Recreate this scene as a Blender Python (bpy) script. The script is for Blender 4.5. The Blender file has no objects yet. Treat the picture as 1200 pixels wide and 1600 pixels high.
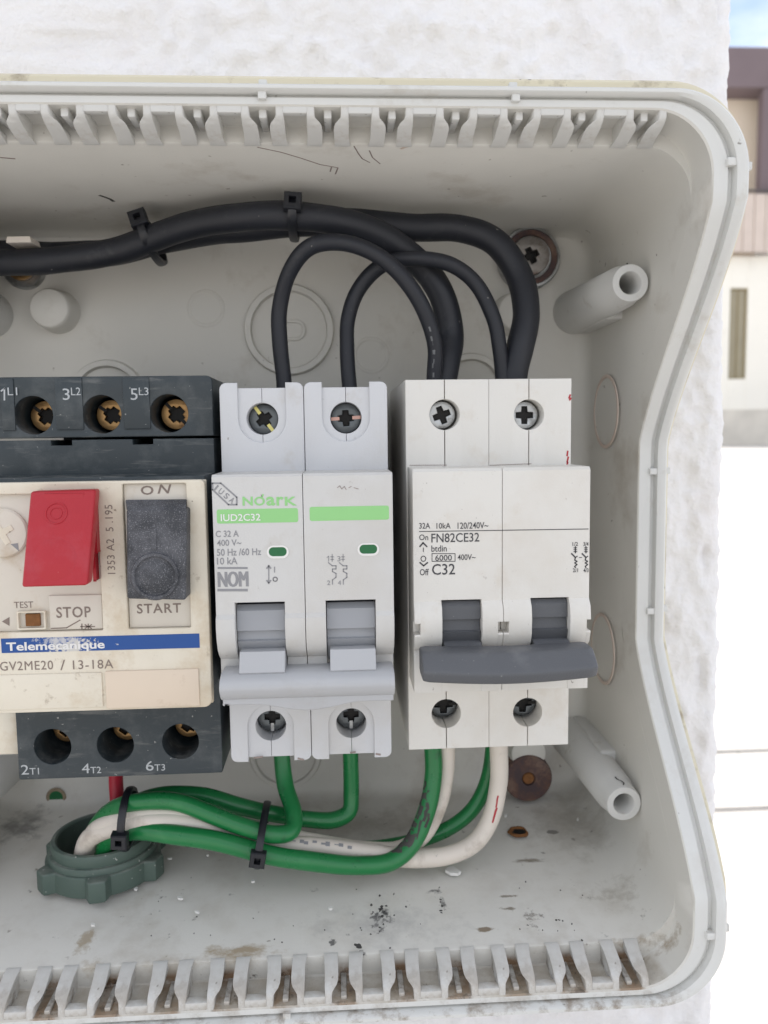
import bpy, bmesh, math, random
from mathutils import Vector, Matrix, noise

random.seed(7)
R = math.radians
S = 0.001                      # everything near the camera is modelled in millimetres
GZ = 0.42                      # height of the camera's level above the ground, metres
scene = bpy.context.scene
COL = scene.collection

# ------------------------------------------------------------------ camera
F_PX, YAW, PITCH, ROLL, CAM_Y = 1250.0, R(3.1), R(5.5), R(-0.75), -233.0
CAM_ROT = Matrix.Rotation(-YAW, 3, 'Z') @ Matrix.Rotation(math.pi / 2 - PITCH, 3, 'X') @ Matrix.Rotation(ROLL, 3, 'Z')
cd = bpy.data.cameras.new('camera')
cam = bpy.data.objects.new('camera', cd)
COL.objects.link(cam)
cam.matrix_world = Matrix.Translation((0, CAM_Y * S, GZ)) @ CAM_ROT.to_4x4()
cd.sensor_fit = 'VERTICAL'
cd.sensor_height = 36.0
cd.lens = 36.0 * F_PX / 1600.0
cd.clip_start = 0.01
cd.clip_end = 500
cd.dof.use_dof = True
cd.dof.focus_distance = 0.163
cd.dof.aperture_fstop = 27.0
scene.camera = cam

# ------------------------------------------------------------------ sky, sun, exposure
SUN_EL, SUN_AZ = R(54), R(-24)            # azimuth from +y (behind the wall) towards +x
world = bpy.data.worlds.new('World')
scene.world = world
world.use_nodes = True
wn, wl = world.node_tree.nodes, world.node_tree.links
wn.clear()
w_out = wn.new('ShaderNodeOutputWorld')
w_bg = wn.new('ShaderNodeBackground')
w_sky = wn.new('ShaderNodeTexSky')
w_sky.sky_type = 'NISHITA'
w_sky.sun_disc = False
w_sky.sun_elevation = SUN_EL
w_sky.sun_rotation = SUN_AZ
w_sky.air_density = 1.0
w_sky.dust_density = 2.0
w_tc = wn.new('ShaderNodeTexCoord')
w_map = wn.new('ShaderNodeMapping')
w_map.inputs['Scale'].default_value = (1.0, 1.0, 2.2)
w_map.inputs['Location'].default_value = (0.3, 0.1, 0.0)
w_nz = wn.new('ShaderNodeTexNoise')
w_nz.inputs['Scale'].default_value = 2.3
w_nz.inputs['Detail'].default_value = 7
w_rp = wn.new('ShaderNodeValToRGB')
w_rp.color_ramp.elements[0].position = 0.38
w_rp.color_ramp.elements[1].position = 0.56
w_mx = wn.new('ShaderNodeMixRGB')
w_mx.inputs['Color2'].default_value = (7.5, 7.5, 7.7, 1)      # sunlit cloud
wl.new(w_tc.outputs['Generated'], w_map.inputs['Vector'])
wl.new(w_map.outputs['Vector'], w_nz.inputs['Vector'])
wl.new(w_nz.outputs['Fac'], w_rp.inputs['Fac'])
wl.new(w_rp.outputs['Color'], w_mx.inputs['Fac'])
wl.new(w_sky.outputs['Color'], w_mx.inputs['Color1'])
wl.new(w_mx.outputs['Color'], w_bg.inputs['Color'])
w_bg.inputs['Strength'].default_value = 0.135
wl.new(w_bg.outputs['Background'], w_out.inputs['Surface'])

sd = bpy.data.lights.new('sun', 'SUN')
sd.energy = 3.3
sd.angle = R(0.53)
sd.color = (1.0, 0.95, 0.87)
sun = bpy.data.objects.new('sun', sd)
COL.objects.link(sun)
sdir = Vector((math.sin(SUN_AZ) * math.cos(SUN_EL), math.cos(SUN_AZ) * math.cos(SUN_EL), math.sin(SUN_EL)))
sun.rotation_euler = sdir.to_track_quat('Z', 'Y').to_euler()
sun.location = (-2, 3, 6)

vs = scene.view_settings
vs.view_transform = 'Standard'
vs.look = 'None'
vs.gamma = 1
vs.use_curve_mapping = False
vs.exposure = 0.72
scene.render.engine = 'CYCLES'
scene.cycles.max_bounces = 8
scene.cycles.diffuse_bounces = 5


# ------------------------------------------------------------------ helpers
def ray(px, py):
    return CAM_ROT @ Vector(((px - 600) / F_PX, -(py - 800) / F_PX, -1))


def at(px, py, y):
    """point of the photograph (1200x1600) on the depth plane y (mm)"""
    d = ray(px, py)
    t = (y - CAM_Y) / d.y
    return Vector((d.x * t, y, d.z * t))


FLOOR_A, FLOOR_B = Vector((0, -4, -106.0)), Vector((0, -70, -111.6))


def on_floor(px, py, lift=0.05):
    """point of the photograph on the sloping bottom wall of the enclosure"""
    n = Vector((1, 0, 0)).cross(FLOOR_B - FLOOR_A).normalized()
    if n.z < 0:
        n = -n
    c = Vector((0, CAM_Y, 0))
    d = ray(px, py)
    t = (FLOOR_A - c).dot(n) / d.dot(n)
    return c + d * t + n * lift


def ctr(px0, py0, px1, py1, y):
    """centre x, centre z, width, height of a photo box on plane y"""
    cx, cy = (px0 + px1) / 2, (py0 + py1) / 2
    a, b = at(px0, cy, y), at(px1, cy, y)
    c, d = at(cx, py0, y), at(cx, py1, y)
    m = at(cx, cy, y)
    return m.x, m.z, abs(b.x - a.x), abs(c.z - d.z)


def world_of(o):
    v = Vector((0, 0, 0))
    while o is not None:
        v += o.location
        o = o.parent
    return v


def mesh_obj(name, verts, faces, mat, parent=None, smooth=35, mm=True):
    """verts in mm (box coordinates) or metres -> one linked mesh object"""
    base = world_of(parent) if parent else Vector((0, 0, 0))
    if mm:
        vv = [Vector(v) * S + Vector((0, 0, GZ)) - base for v in verts]
    else:
        vv = [Vector(v) - base for v in verts]
    me = bpy.data.meshes.new(name)
    me.from_pydata([tuple(v) for v in vv], [], faces)
    return finish(name, me, mat, parent, smooth)


def finish(name, me, mat, parent=None, smooth=35):
    me.validate()
    me.update()
    if smooth:
        me.polygons.foreach_set('use_smooth', [True] * len(me.polygons))
        me.set_sharp_from_angle(angle=R(smooth))
    if mat:
        me.materials.append(mat)
    o = bpy.data.objects.new(name, me)
    COL.objects.link(o)
    if parent:
        o.parent = parent
    return o


def thing(name, label, cat, loc_mm=(0, 0, 0), group=None, mm=True):
    o = bpy.data.objects.new(name, None)
    o.empty_display_size = 0.01
    COL.objects.link(o)
    o.location = Vector(loc_mm) * S + Vector((0, 0, GZ)) if mm else Vector(loc_mm)
    return tag(o, label, cat, group)


def tag(o, label=None, cat=None, group=None, kind=None):
    if label:
        o['label'] = label
    if cat:
        o['category'] = cat
    if group:
        o['group'] = group
    if kind:
        o['kind'] = kind
    return o


class G:
    """a geometry collector: verts (mm) and faces of ONE mesh"""

    def __init__(s):
        s.v, s.f = [], []

    def add(s, verts, faces):
        n = len(s.v)
        s.v += [tuple(v) for v in verts]
        s.f += [tuple(i + n for i in f) for f in faces]
        return s

    def me(s, m):
        return s.add([tuple(v.co) for v in m.vertices], [tuple(p.vertices) for p in m.polygons])

    def box(s, x0, x1, y0, y1, z0, z1, bev=0.3, seg=2):
        bm = bmesh.new()
        bmesh.ops.create_cube(bm, size=1)
        for v in bm.verts:
            v.co = Vector(((x0 + x1) / 2 + v.co.x * (x1 - x0), (y0 + y1) / 2 + v.co.y * (y1 - y0), (z0 + z1) / 2 + v.co.z * (z1 - z0)))
        if bev:
            bmesh.ops.bevel(bm, geom=bm.edges[:], offset=bev, segments=seg, affect='EDGES', profile=0.5)
        m = bpy.data.meshes.new('tmp')
        bm.to_mesh(m)
        bm.free()
        s.me(m)
        bpy.data.meshes.remove(m)
        return s

    def hexa(s, quad_f, quad_b, bev=0.0, seg=2):
        """box between two 4-point loops (same order)"""
        bm = bmesh.new()
        a = [bm.verts.new(p) for p in quad_f]
        b = [bm.verts.new(p) for p in quad_b]
        bm.faces.new(a)
        bm.faces.new(b[::-1])
        for i in range(4):
            bm.faces.new((a[i], b[i], b[(i + 1) % 4], a[(i + 1) % 4]))
        bmesh.ops.recalc_face_normals(bm, faces=bm.faces[:])
        if bev:
            bmesh.ops.bevel(bm, geom=bm.edges[:], offset=bev, segments=seg, affect='EDGES', profile=0.5)
        m = bpy.data.meshes.new('tmp')
        bm.to_mesh(m)
        bm.free()
        s.me(m)
        bpy.data.meshes.remove(m)
        return s

    def plate(s, outlines, d0, d1, bev=0.0, plane='XZ', res=2):
        """2D outlines (the first the border, others holes or islands) extruded between depths d0 and d1"""
        cu = bpy.data.curves.new('tmp', 'CURVE')
        cu.dimensions = '2D'
        cu.fill_mode = 'BOTH'
        for ol in outlines:
            sp = cu.splines.new('POLY')
            sp.points.add(len(ol) - 1)
            for p, q in zip(sp.points, ol):
                p.co = (q[0], q[1], 0, 1)
            sp.use_cyclic_u = True
        t = abs(d1 - d0)
        cu.bevel_depth = bev
        cu.bevel_resolution = res
        cu.extrude = t / 2 - bev
        cu.offset = -bev
        o = bpy.data.objects.new('tmp', cu)
        m = bpy.data.meshes.new_from_object(o)
        c = (d0 + d1) / 2
        if plane == 'XZ':
            vv = [(v.co.x, c - v.co.z, v.co.y) for v in m.vertices]
        elif plane == 'YZ':
            vv = [(c + v.co.z, v.co.x, v.co.y) for v in m.vertices]
        else:
            vv = [(v.co.x, v.co.y, c + v.co.z) for v in m.vertices]
        s.add(vv, [tuple(p.vertices) for p in m.polygons])
        bpy.data.meshes.remove(m)
        bpy.data.objects.remove(o)
        bpy.data.curves.remove(cu)
        return s

    def text(s, body, cx, cz, w, h, y, bold=0.0, rot=0.0, shear=0.0, thick=0.05, space=1.0):
        """letters fitted to a box w x h on the plane y (front), facing the viewer"""
        cu = bpy.data.curves.new('tmp', 'FONT')
        cu.body = body
        cu.extrude = 0.02
        cu.resolution_u = 3
        cu.offset = bold
        cu.shear = shear
        cu.space_character = space
        o = bpy.data.objects.new('tmp', cu)
        m = bpy.data.meshes.new_from_object(o)
        xs = [v.co.x for v in m.vertices]
        ys = [v.co.y for v in m.vertices]
        x0, x1, y0, y1 = min(xs), max(xs), min(ys), max(ys)
        sx, sy = w / (x1 - x0), h / (y1 - y0)
        c, n = math.cos(rot), math.sin(rot)
        vv = []
        for v in m.vertices:
            a, b = (v.co.x - (x0 + x1) / 2) * sx, (v.co.y - (y0 + y1) / 2) * sy
            d = (v.co.z / 0.02) * thick / 2
            vv.append((cx + a * c - b * n, y - d, cz + a * n + b * c))
        s.add(vv, [tuple(p.vertices) for p in m.polygons])
        bpy.data.meshes.remove(m)
        bpy.data.objects.remove(o)
        bpy.data.curves.remove(cu)
        return s

    def ptext(s, body, px0, py0, px1, py1, y, **k):
        return s.text(body, *ctr(px0, py0, px1, py1, y), y - 0.04, **k)

    def line(s, pts, w, y, thick=0.06):
        """a printed stroke of width w through photo points given as (x, z) mm"""
        for (a, b) in zip(pts, pts[1:]):
            a, b = Vector(a), Vector(b)
            d = b - a
            if d.length < 1e-6:
                continue
            d.normalize()
            e = d * w * 0.3
            n = Vector((-d.y, d.x)) * w / 2
            q = [a - e + n, a - e - n, b + e - n, b + e + n]
            s.add([(p.x, y - thick, p.y) for p in q] + [(p.x, y + 0.02, p.y) for p in q],
                  [(0, 1, 2, 3), (7, 6, 5, 4), (0, 4, 5, 1), (1, 5, 6, 2), (2, 6, 7, 3), (3, 7, 4, 0)])
        return s

    def pline(s, pts, w, y, thick=0.06):
        return s.line([(at(a, b, y).x, at(a, b, y).z) for a, b in pts], w, y, thick)

    def lathe(s, prof, org, axis='Y', n=40, caps=True):
        """profile of (radius, height) spun about an axis; height grows towards -y (the viewer) for 'Y', up for 'Z'"""
        vv, ff = [], []
        for (r, h) in prof:
            for i in range(n):
                a = 2 * math.pi * i / n
                if axis == 'Y':
                    vv.append((org[0] + r * math.cos(a), org[1] - h, org[2] + r * math.sin(a)))
                elif axis == 'X':
                    vv.append((org[0] - h, org[1] + r * math.cos(a), org[2] + r * math.sin(a)))
                else:
                    vv.append((org[0] + r * math.cos(a), org[1] + r * math.sin(a), org[2] + h))
        for k in range(len(prof) - 1):
            for i in range(n):
                j = (i + 1) % n
                ff.append((k * n + i, k * n + j, (k + 1) * n + j, (k + 1) * n + i))
        if caps:
            ff.append(tuple(range(n))[::-1])
            ff.append(tuple((len(prof) - 1) * n + i for i in range(n)))
        return s.add(vv, ff)

    def obj(s, name, mat, parent=None, smooth=35, fix=True):
        o = mesh_obj(name, s.v, s.f, mat, parent, smooth)
        if fix:
            bm = bmesh.new()
            bm.from_mesh(o.data)
            bmesh.ops.remove_doubles(bm, verts=bm.verts, dist=1e-7)
            bmesh.ops.recalc_face_normals(bm, faces=bm.faces[:])
            bm.to_mesh(o.data)
            bm.free()
            if smooth:
                o.data.polygons.foreach_set('use_smooth', [True] * len(o.data.polygons))
                o.data.set_sharp_from_angle(angle=R(smooth))
        return o


def circle(cx, cz, r, n=40, a0=0.0):
    return [(cx + r * math.cos(a0 + 2 * math.pi * i / n), cz + r * math.sin(a0 + 2 * math.pi * i / n)) for i in range(n)]


def rrect(x0, x1, z0, z1, r, n=6):
    """rounded rectangle outline; r one radius or four (top right, top left, bottom left, bottom right)"""
    rs = [r] * 4 if not isinstance(r, (list, tuple)) else r
    out = []
    for (cx, cz, a, q) in ((x1, z1, 0, rs[0]), (x0, z1, 90, rs[1]), (x0, z0, 180, rs[2]), (x1, z0, 270, rs[3])):
        sx = -1 if cx == x1 else 1
        sz = -1 if cz == z1 else 1
        if q <= 0.001:
            out.append((cx, cz))
            continue
        for i in range(n + 1):
            t = R(a + 90 * i / n)
            out.append((cx + sx * q + q * math.cos(t), cz + sz * q + q * math.sin(t)))
    return out


def spline(pts, step=1.2):
    """Catmull-Rom through the points, resampled"""
    P = [Vector(p) for p in pts]
    P = [P[0] * 2 - P[1]] + P + [P[-1] * 2 - P[-2]]
    out = []
    for i in range(1, len(P) - 2):
        a, b, c, d = P[i - 1], P[i], P[i + 1], P[i + 2]
        t0 = 0.0
        t1 = t0 + max((b - a).length, 1e-4) ** 0.5
        t2 = t1 + max((c - b).length, 1e-4) ** 0.5
        t3 = t2 + max((d - c).length, 1e-4) ** 0.5
        n = max(3, int((c - b).length / step))
        for k in range(n):
            t = t1 + (t2 - t1) * k / n
            A1 = a * ((t1 - t) / (t1 - t0)) + b * ((t - t0) / (t1 - t0))
            A2 = b * ((t2 - t) / (t2 - t1)) + c * ((t - t1) / (t2 - t1))
            A3 = c * ((t3 - t) / (t3 - t2)) + d * ((t - t2) / (t3 - t2))
            B1 = A1 * ((t2 - t) / (t2 - t0)) + A2 * ((t - t0) / (t2 - t0))
            B2 = A2 * ((t3 - t) / (t3 - t1)) + A3 * ((t - t1) / (t3 - t1))
            out.append(B1 * ((t2 - t) / (t2 - t1)) + B2 * ((t - t1) / (t2 - t1)))
    out.append(P[-2])
    return out


def frames(line):
    """points with a turning-free normal frame"""
    fr = []
    up = Vector((0, -1, 0))
    for i, p in enumerate(line):
        d = (line[min(i + 1, len(line) - 1)] - line[max(i - 1, 0)]).normalized()
        n = (up - d * up.dot(d))
        n = n.normalized() if n.length > 1e-5 else Vector((0, 0, 1))
        b = d.cross(n)
        fr.append((p, n, b))
        up = n
    return fr


def tube_into(g, pts, r, n=16, step=1.2, wob=0.0):
    line = spline(pts, step)
    fr = frames(line)
    vv, ff = [], []
    fr = [(p + Vector((noise.noise(p * 0.07), noise.noise(p * 0.07 + Vector((9, 3, 1))), noise.noise(p * 0.07 + Vector((2, 8, 5))))) * 0.45, nn, b) for p, nn, b in fr]
    for k, (p, nn, b) in enumerate(fr):
        rr = r * (1 + wob * noise.noise(p * 0.12))
        for i in range(n):
            a = 2 * math.pi * i / n
            vv.append(p + (nn * math.cos(a) + b * math.sin(a)) * rr)
    for k in range(len(fr) - 1):
        for i in range(n):
            j = (i + 1) % n
            ff.append((k * n + i, k * n + j, (k + 1) * n + j, (k + 1) * n + i))
    ff.append(tuple(range(n))[::-1])
    ff.append(tuple((len(fr) - 1) * n + i for i in range(n)))
    g.add(vv, ff)
    return fr


def tube_patch(g, fr, r, k0, k1, a0, a1, n=6, ragged=0.0):
    """a thin patch of ink or paint lying on a tube; angle 0 faces the viewer"""
    vv, ff = [], []
    for side in (0.05, -0.05):
        for k in range(k0, k1 + 1):
            p, nn, b = fr[min(k, len(fr) - 1)]
            e = ragged * noise.noise(Vector((k * 0.7, a0 * 9, 1.3)))
            for i in range(n + 1):
                a = R(a0 + e * 30 + (a1 - a0 + e * 20) * i / n)
                vv.append(p + (nn * math.cos(a) + b * math.sin(a)) * (r + side))
    L = (k1 - k0 + 1)
    for k in range(L - 1):
        for i in range(n):
            q = k * (n + 1) + i
            ff.append((q, q + 1, q + n + 2, q + n + 1))
    g.add(vv, ff)


# ------------------------------------------------------------------ materials
def mat(name, col, rough=0.5, var=0.06, vscale=120, spec=0.4, metal=0.0, bump=0.0, bscale=900,
        stains=(), specks=None, sheen=0.0, trans=0.0):
    """procedural principled material. stains: (colour, noise scale, ramp low, ramp high, strength, stretch)"""
    m = bpy.data.materials.new(name)
    m.use_nodes = True
    nt = m.node_tree
    N, L = nt.nodes, nt.links
    b = N['Principled BSDF']
    b.inputs['Roughness'].default_value = rough
    b.inputs['Specular IOR Level'].default_value = spec
    b.inputs['Metallic'].default_value = metal
    tc = N.new('ShaderNodeTexCoord')
    nz = N.new('ShaderNodeTexNoise')
    nz.inputs['Scale'].default_value = vscale
    nz.inputs['Detail'].default_value = 5
    L.new(tc.outputs['Object'], nz.inputs['Vector'])
    mx = N.new('ShaderNodeMixRGB')
    mx.inputs['Color1'].default_value = tuple(c * (1 - var) for c in col) + (1,)
    mx.inputs['Color2'].default_value = tuple(min(1, c * (1 + var)) for c in col) + (1,)
    L.new(nz.outputs['Fac'], mx.inputs['Fac'])
    out = mx.outputs['Color']
    for st in stains:
        sc, sscale, lo, hi, amt = st[:5]
        n2 = N.new('ShaderNodeTexNoise')
        n2.inputs['Scale'].default_value = sscale
        n2.inputs['Detail'].default_value = 8
        n2.inputs['Roughness'].default_value = 0.65
        if len(st) > 5:
            mp = N.new('ShaderNodeMapping')
            mp.inputs['Scale'].default_value = st[5]
            L.new(tc.outputs['Object'], mp.inputs['Vector'])
            L.new(mp.outputs['Vector'], n2.inputs['Vector'])
        else:
            L.new(tc.outputs['Object'], n2.inputs['Vector'])
        mr = N.new('ShaderNodeMapRange')
        mr.inputs['From Min'].default_value = lo
        mr.inputs['From Max'].default_value = hi
        mr.inputs['To Max'].default_value = amt
        L.new(n2.outputs['Fac'], mr.inputs['Value'])
        fac = mr.outputs['Result']
        if len(st) > 6:                         # dust that lies on faces turned up
            ge = N.new('ShaderNodeNewGeometry')
            sp = N.new('ShaderNodeSeparateXYZ')
            L.new(ge.outputs['Normal'], sp.inputs['Vector'])
            m2 = N.new('ShaderNodeMapRange')
            m2.inputs['From Min'].default_value = st[6]
            m2.inputs['From Max'].default_value = 0.95
            L.new(sp.outputs['Z'], m2.inputs['Value'])
            mu = N.new('ShaderNodeMath')
            mu.operation = 'MULTIPLY'
            L.new(fac, mu.inputs[0])
            L.new(m2.outputs['Result'], mu.inputs[1])
            fac = mu.outputs['Value']
        m3 = N.new('ShaderNodeMixRGB')
        m3.inputs['Color2'].default_value = tuple(sc) + (1,)
        L.new(fac, m3.inputs['Fac'])
        L.new(out, m3.inputs['Color1'])
        out = m3.outputs['Color']
    if specks:
        sc, sscale, thr, amt = specks
        n4 = N.new('ShaderNodeTexNoise')
        n4.inputs['Scale'].default_value = sscale
        n4.inputs['Detail'].default_value = 2
        L.new(tc.outputs['Object'], n4.inputs['Vector'])
        mr = N.new('ShaderNodeMapRange')
        mr.inputs['From Min'].default_value = thr
        mr.inputs['From Max'].default_value = thr + 0.05
        mr.inputs['To Max'].default_value = amt
        L.new(n4.outputs['Fac'], mr.inputs['Value'])
        m5 = N.new('ShaderNodeMixRGB')
        m5.inputs['Color2'].default_value = tuple(sc) + (1,)
        L.new(mr.outputs['Result'], m5.inputs['Fac'])
        L.new(out, m5.inputs['Color1'])
        out = m5.outputs['Color']
    L.new(out, b.inputs['Base Color'])
    rr = N.new('ShaderNodeMapRange')
    rr.inputs['To Min'].default_value = max(0.05, rough - 0.08)
    rr.inputs['To Max'].default_value = min(1, rough + 0.12)
    L.new(nz.outputs['Fac'], rr.inputs['Value'])
    L.new(rr.outputs['Result'], b.inputs['Roughness'])
    if bump:
        n6 = N.new('ShaderNodeTexNoise')
        n6.inputs['Scale'].default_value = bscale
        n6.inputs['Detail'].default_value = 4
        L.new(tc.outputs['Object'], n6.inputs['Vector'])
        bp = N.new('ShaderNodeBump')
        bp.inputs['Strength'].default_value = bump
        bp.inputs['Distance'].default_value = 0.0004
        L.new(n6.outputs['Fac'], bp.inputs['Height'])
        L.new(bp.outputs['Normal'], b.inputs['Normal'])
    return m


BROWN = (0.20, 0.14, 0.08)
M = {}
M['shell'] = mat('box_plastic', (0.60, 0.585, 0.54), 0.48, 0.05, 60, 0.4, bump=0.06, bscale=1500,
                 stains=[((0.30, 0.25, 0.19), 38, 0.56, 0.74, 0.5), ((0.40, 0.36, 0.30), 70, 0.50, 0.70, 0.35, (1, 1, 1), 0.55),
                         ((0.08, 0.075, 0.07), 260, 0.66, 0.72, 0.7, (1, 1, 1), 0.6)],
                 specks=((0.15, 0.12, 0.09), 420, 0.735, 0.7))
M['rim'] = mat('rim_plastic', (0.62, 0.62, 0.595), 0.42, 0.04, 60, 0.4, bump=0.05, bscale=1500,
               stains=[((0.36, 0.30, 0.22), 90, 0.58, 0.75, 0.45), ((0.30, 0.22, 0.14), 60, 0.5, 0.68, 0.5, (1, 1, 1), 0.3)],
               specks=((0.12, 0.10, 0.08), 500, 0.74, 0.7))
M['skirt'] = mat('yellowed_plastic', (0.62, 0.57, 0.43), 0.5, 0.08, 50, 0.35,
                 stains=[((0.22, 0.17, 0.11), 130, 0.55, 0.7, 0.7)], specks=((0.08, 0.07, 0.06), 600, 0.70, 0.8))
M['post'] = mat('post_plastic', (0.57, 0.565, 0.54), 0.45, 0.04, 80, 0.4, stains=[((0.3, 0.26, 0.2), 150, 0.6, 0.72, 0.5)])
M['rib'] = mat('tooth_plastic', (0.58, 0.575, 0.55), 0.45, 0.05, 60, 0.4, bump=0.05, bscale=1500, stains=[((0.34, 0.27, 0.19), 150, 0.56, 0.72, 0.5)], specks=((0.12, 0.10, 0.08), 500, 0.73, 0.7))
M['knock'] = mat('knockout_ring', (0.62, 0.55, 0.47), 0.5, 0.04, 80, 0.35)
M['mark'] = mat('moulding_mark', (0.60, 0.50, 0.43), 0.5, 0.04, 80, 0.3)
M['brA'] = mat('grey_white_plastic', (0.555, 0.56, 0.572), 0.42, 0.03, 90, 0.4, bump=0.08, bscale=2500,
               stains=[((0.42, 0.38, 0.32), 120, 0.58, 0.76, 0.5), ((0.47, 0.44, 0.38), 35, 0.48, 0.7, 0.5), ((0.25, 0.22, 0.2), 480, 0.66, 0.74, 0.5)], specks=((0.2, 0.16, 0.13), 900, 0.755, 0.7))
M['brA_face'] = mat('grey_face_plastic', (0.56, 0.553, 0.535), 0.42, 0.03, 90, 0.4, bump=0.08, bscale=2500,
                    stains=[((0.42, 0.38, 0.32), 120, 0.58, 0.76, 0.45), ((0.48, 0.45, 0.40), 35, 0.48, 0.7, 0.5), ((0.25, 0.22, 0.2), 480, 0.67, 0.74, 0.4)], specks=((0.2, 0.16, 0.13), 900, 0.76, 0.7))
M['brA_bar'] = mat('mid_grey_plastic', (0.43, 0.435, 0.445), 0.4, 0.04, 90, 0.4, stains=[((0.33, 0.31, 0.28), 90, 0.55, 0.75, 0.4)], specks=((0.25, 0.2, 0.16), 900, 0.77, 0.5))
M['brA_tog'] = mat('cool_grey_plastic', (0.31, 0.32, 0.34), 0.38, 0.03, 90, 0.4)
M['brB'] = mat('warm_white_plastic', (0.66, 0.642, 0.60), 0.42, 0.03, 90, 0.4, bump=0.08, bscale=2500,
               stains=[((0.5, 0.42, 0.32), 110, 0.57, 0.76, 0.45), ((0.55, 0.50, 0.43), 35, 0.48, 0.7, 0.5), ((0.25, 0.2, 0.16), 480, 0.66, 0.74, 0.5)], specks=((0.2, 0.17, 0.14), 900, 0.75, 0.7))
M['brB_tog'] = mat('slate_plastic', (0.098, 0.102, 0.11), 0.45, 0.08, 120, 0.4, bump=0.2, bscale=3000,
                   stains=[((0.3, 0.3, 0.3), 170, 0.55, 0.8, 0.35, (1, 1, 1), 0.2)], specks=((0.4, 0.4, 0.4), 1500, 0.72, 0.35))
M['gv_dark'] = mat('anthracite_plastic', (0.026, 0.036, 0.042), 0.42, 0.10, 90, 0.45, bump=0.12, bscale=2600,
                   stains=[((0.13, 0.14, 0.14), 120, 0.50, 0.76, 0.5), ((0.2, 0.2, 0.19), 600, 0.58, 0.72, 0.45, (0.12, 1, 1)), ((0.22, 0.22, 0.21), 260, 0.45, 0.7, 0.7, (1, 1, 1), 0.3)], specks=((0.40, 0.40, 0.38), 1300, 0.72, 0.7))
M['gv_cream'] = mat('aged_cream_plastic', (0.70, 0.645, 0.535), 0.45, 0.05, 60, 0.4, bump=0.1, bscale=2500,
                    stains=[((0.46, 0.32, 0.17), 90, 0.50, 0.70, 0.6), ((0.26, 0.19, 0.12), 330, 0.60, 0.70, 0.55), ((0.5, 0.42, 0.3), 30, 0.45, 0.65, 0.5)],
                    specks=((0.15, 0.11, 0.07), 900, 0.74, 0.7))
M['gv_pad'] = mat('grey_cream_plastic', (0.62, 0.575, 0.50), 0.45, 0.05, 60, 0.4,
                  stains=[((0.42, 0.31, 0.18), 130, 0.56, 0.72, 0.5)], specks=((0.15, 0.11, 0.07), 900, 0.75, 0.6))
M['gv_panel'] = mat('pinkish_cream_plastic', (0.66, 0.555, 0.44), 0.45, 0.06, 70, 0.4,
                    stains=[((0.36, 0.25, 0.14), 130, 0.56, 0.72, 0.6)], specks=((0.15, 0.11, 0.07), 900, 0.74, 0.7))
M['red'] = mat('red_plastic', (0.38, 0.012, 0.022), 0.40, 0.10, 90, 0.45, bump=0.1, bscale=2600,
               stains=[((0.40, 0.07, 0.09), 150, 0.50, 0.8, 0.5)], specks=((0.6, 0.3, 0.3), 1600, 0.77, 0.4))
M['black_btn'] = mat('dusty_black_plastic', (0.045, 0.047, 0.053), 0.55, 0.15, 150, 0.35, bump=0.4, bscale=3500,
                     stains=[((0.22, 0.22, 0.24), 150, 0.42, 0.75, 0.5)], specks=((0.42, 0.42, 0.44), 5200, 0.60, 0.38))
M['blue'] = mat('blue_band', (0.018, 0.075, 0.27), 0.45, 0.06, 90, 0.35,
                stains=[((0.62, 0.60, 0.56), 420, 0.66, 0.69, 0.9, (1, 1, 1))])
M['white_ink'] = mat('white_ink', (0.72, 0.71, 0.69), 0.5, 0.05)
M['faint_ink'] = mat('worn_print', (0.13, 0.135, 0.14), 0.5, 0.4, 900)
M['grey_ink'] = mat('grey_ink', (0.25, 0.25, 0.26), 0.5, 0.1)
M['lgrey_ink'] = mat('faded_white_ink', (0.42, 0.44, 0.45), 0.5, 0.2, 600)
M['dark_ink'] = mat('black_ink', (0.055, 0.055, 0.06), 0.5, 0.1)
M['brown_ink'] = mat('faded_brown_ink', (0.21, 0.165, 0.14), 0.5, 0.15, 500)
M['green_ink'] = mat('light_green_ink', (0.27, 0.56, 0.22), 0.45, 0.04)
M['green_flag'] = mat('green_flag', (0.012, 0.12, 0.04), 0.3, 0.05)
M['black_cable'] = mat('black_cable_jacket', (0.0115, 0.013, 0.0185), 0.5, 0.15, 120, 0.45, bump=0.12, bscale=1600,
                       stains=[((0.10, 0.10, 0.10), 160, 0.58, 0.78, 0.35)], specks=((0.5, 0.47, 0.42), 430, 0.745, 0.8))
M['black_tie'] = mat('black_nylon', (0.010, 0.011, 0.015), 0.38, 0.1, 100, 0.5)
M['green_wire'] = mat('green_insulation', (0.012, 0.165, 0.047), 0.27, 0.12, 130, 0.45, bump=0.06, bscale=1200,
                      stains=[((0.02, 0.05, 0.03), 95, 0.60, 0.72, 0.6), ((0.06, 0.27, 0.10), 160, 0.55, 0.8, 0.4)],
                      specks=((0.3, 0.3, 0.2), 800, 0.78, 0.5))
M['white_wire'] = mat('white_insulation', (0.66, 0.60, 0.53), 0.42, 0.06, 130, 0.4, bump=0.06, bscale=1200,
                      stains=[((0.25, 0.19, 0.14), 100, 0.56, 0.72, 0.6), ((0.08, 0.07, 0.06), 380, 0.68, 0.74, 0.6)])
M['red_wire'] = mat('red_insulation', (0.36, 0.012, 0.03), 0.4, 0.1, 130, 0.4)
M['nut'] = mat('grey_green_nylon', (0.075, 0.11, 0.092), 0.5, 0.08, 130, 0.4, bump=0.1, bscale=1500,
               stains=[((0.34, 0.34, 0.31), 120, 0.44, 0.72, 0.65, (1, 1, 1), 0.2)], specks=((0.55, 0.55, 0.52), 700, 0.70, 0.7))
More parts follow.
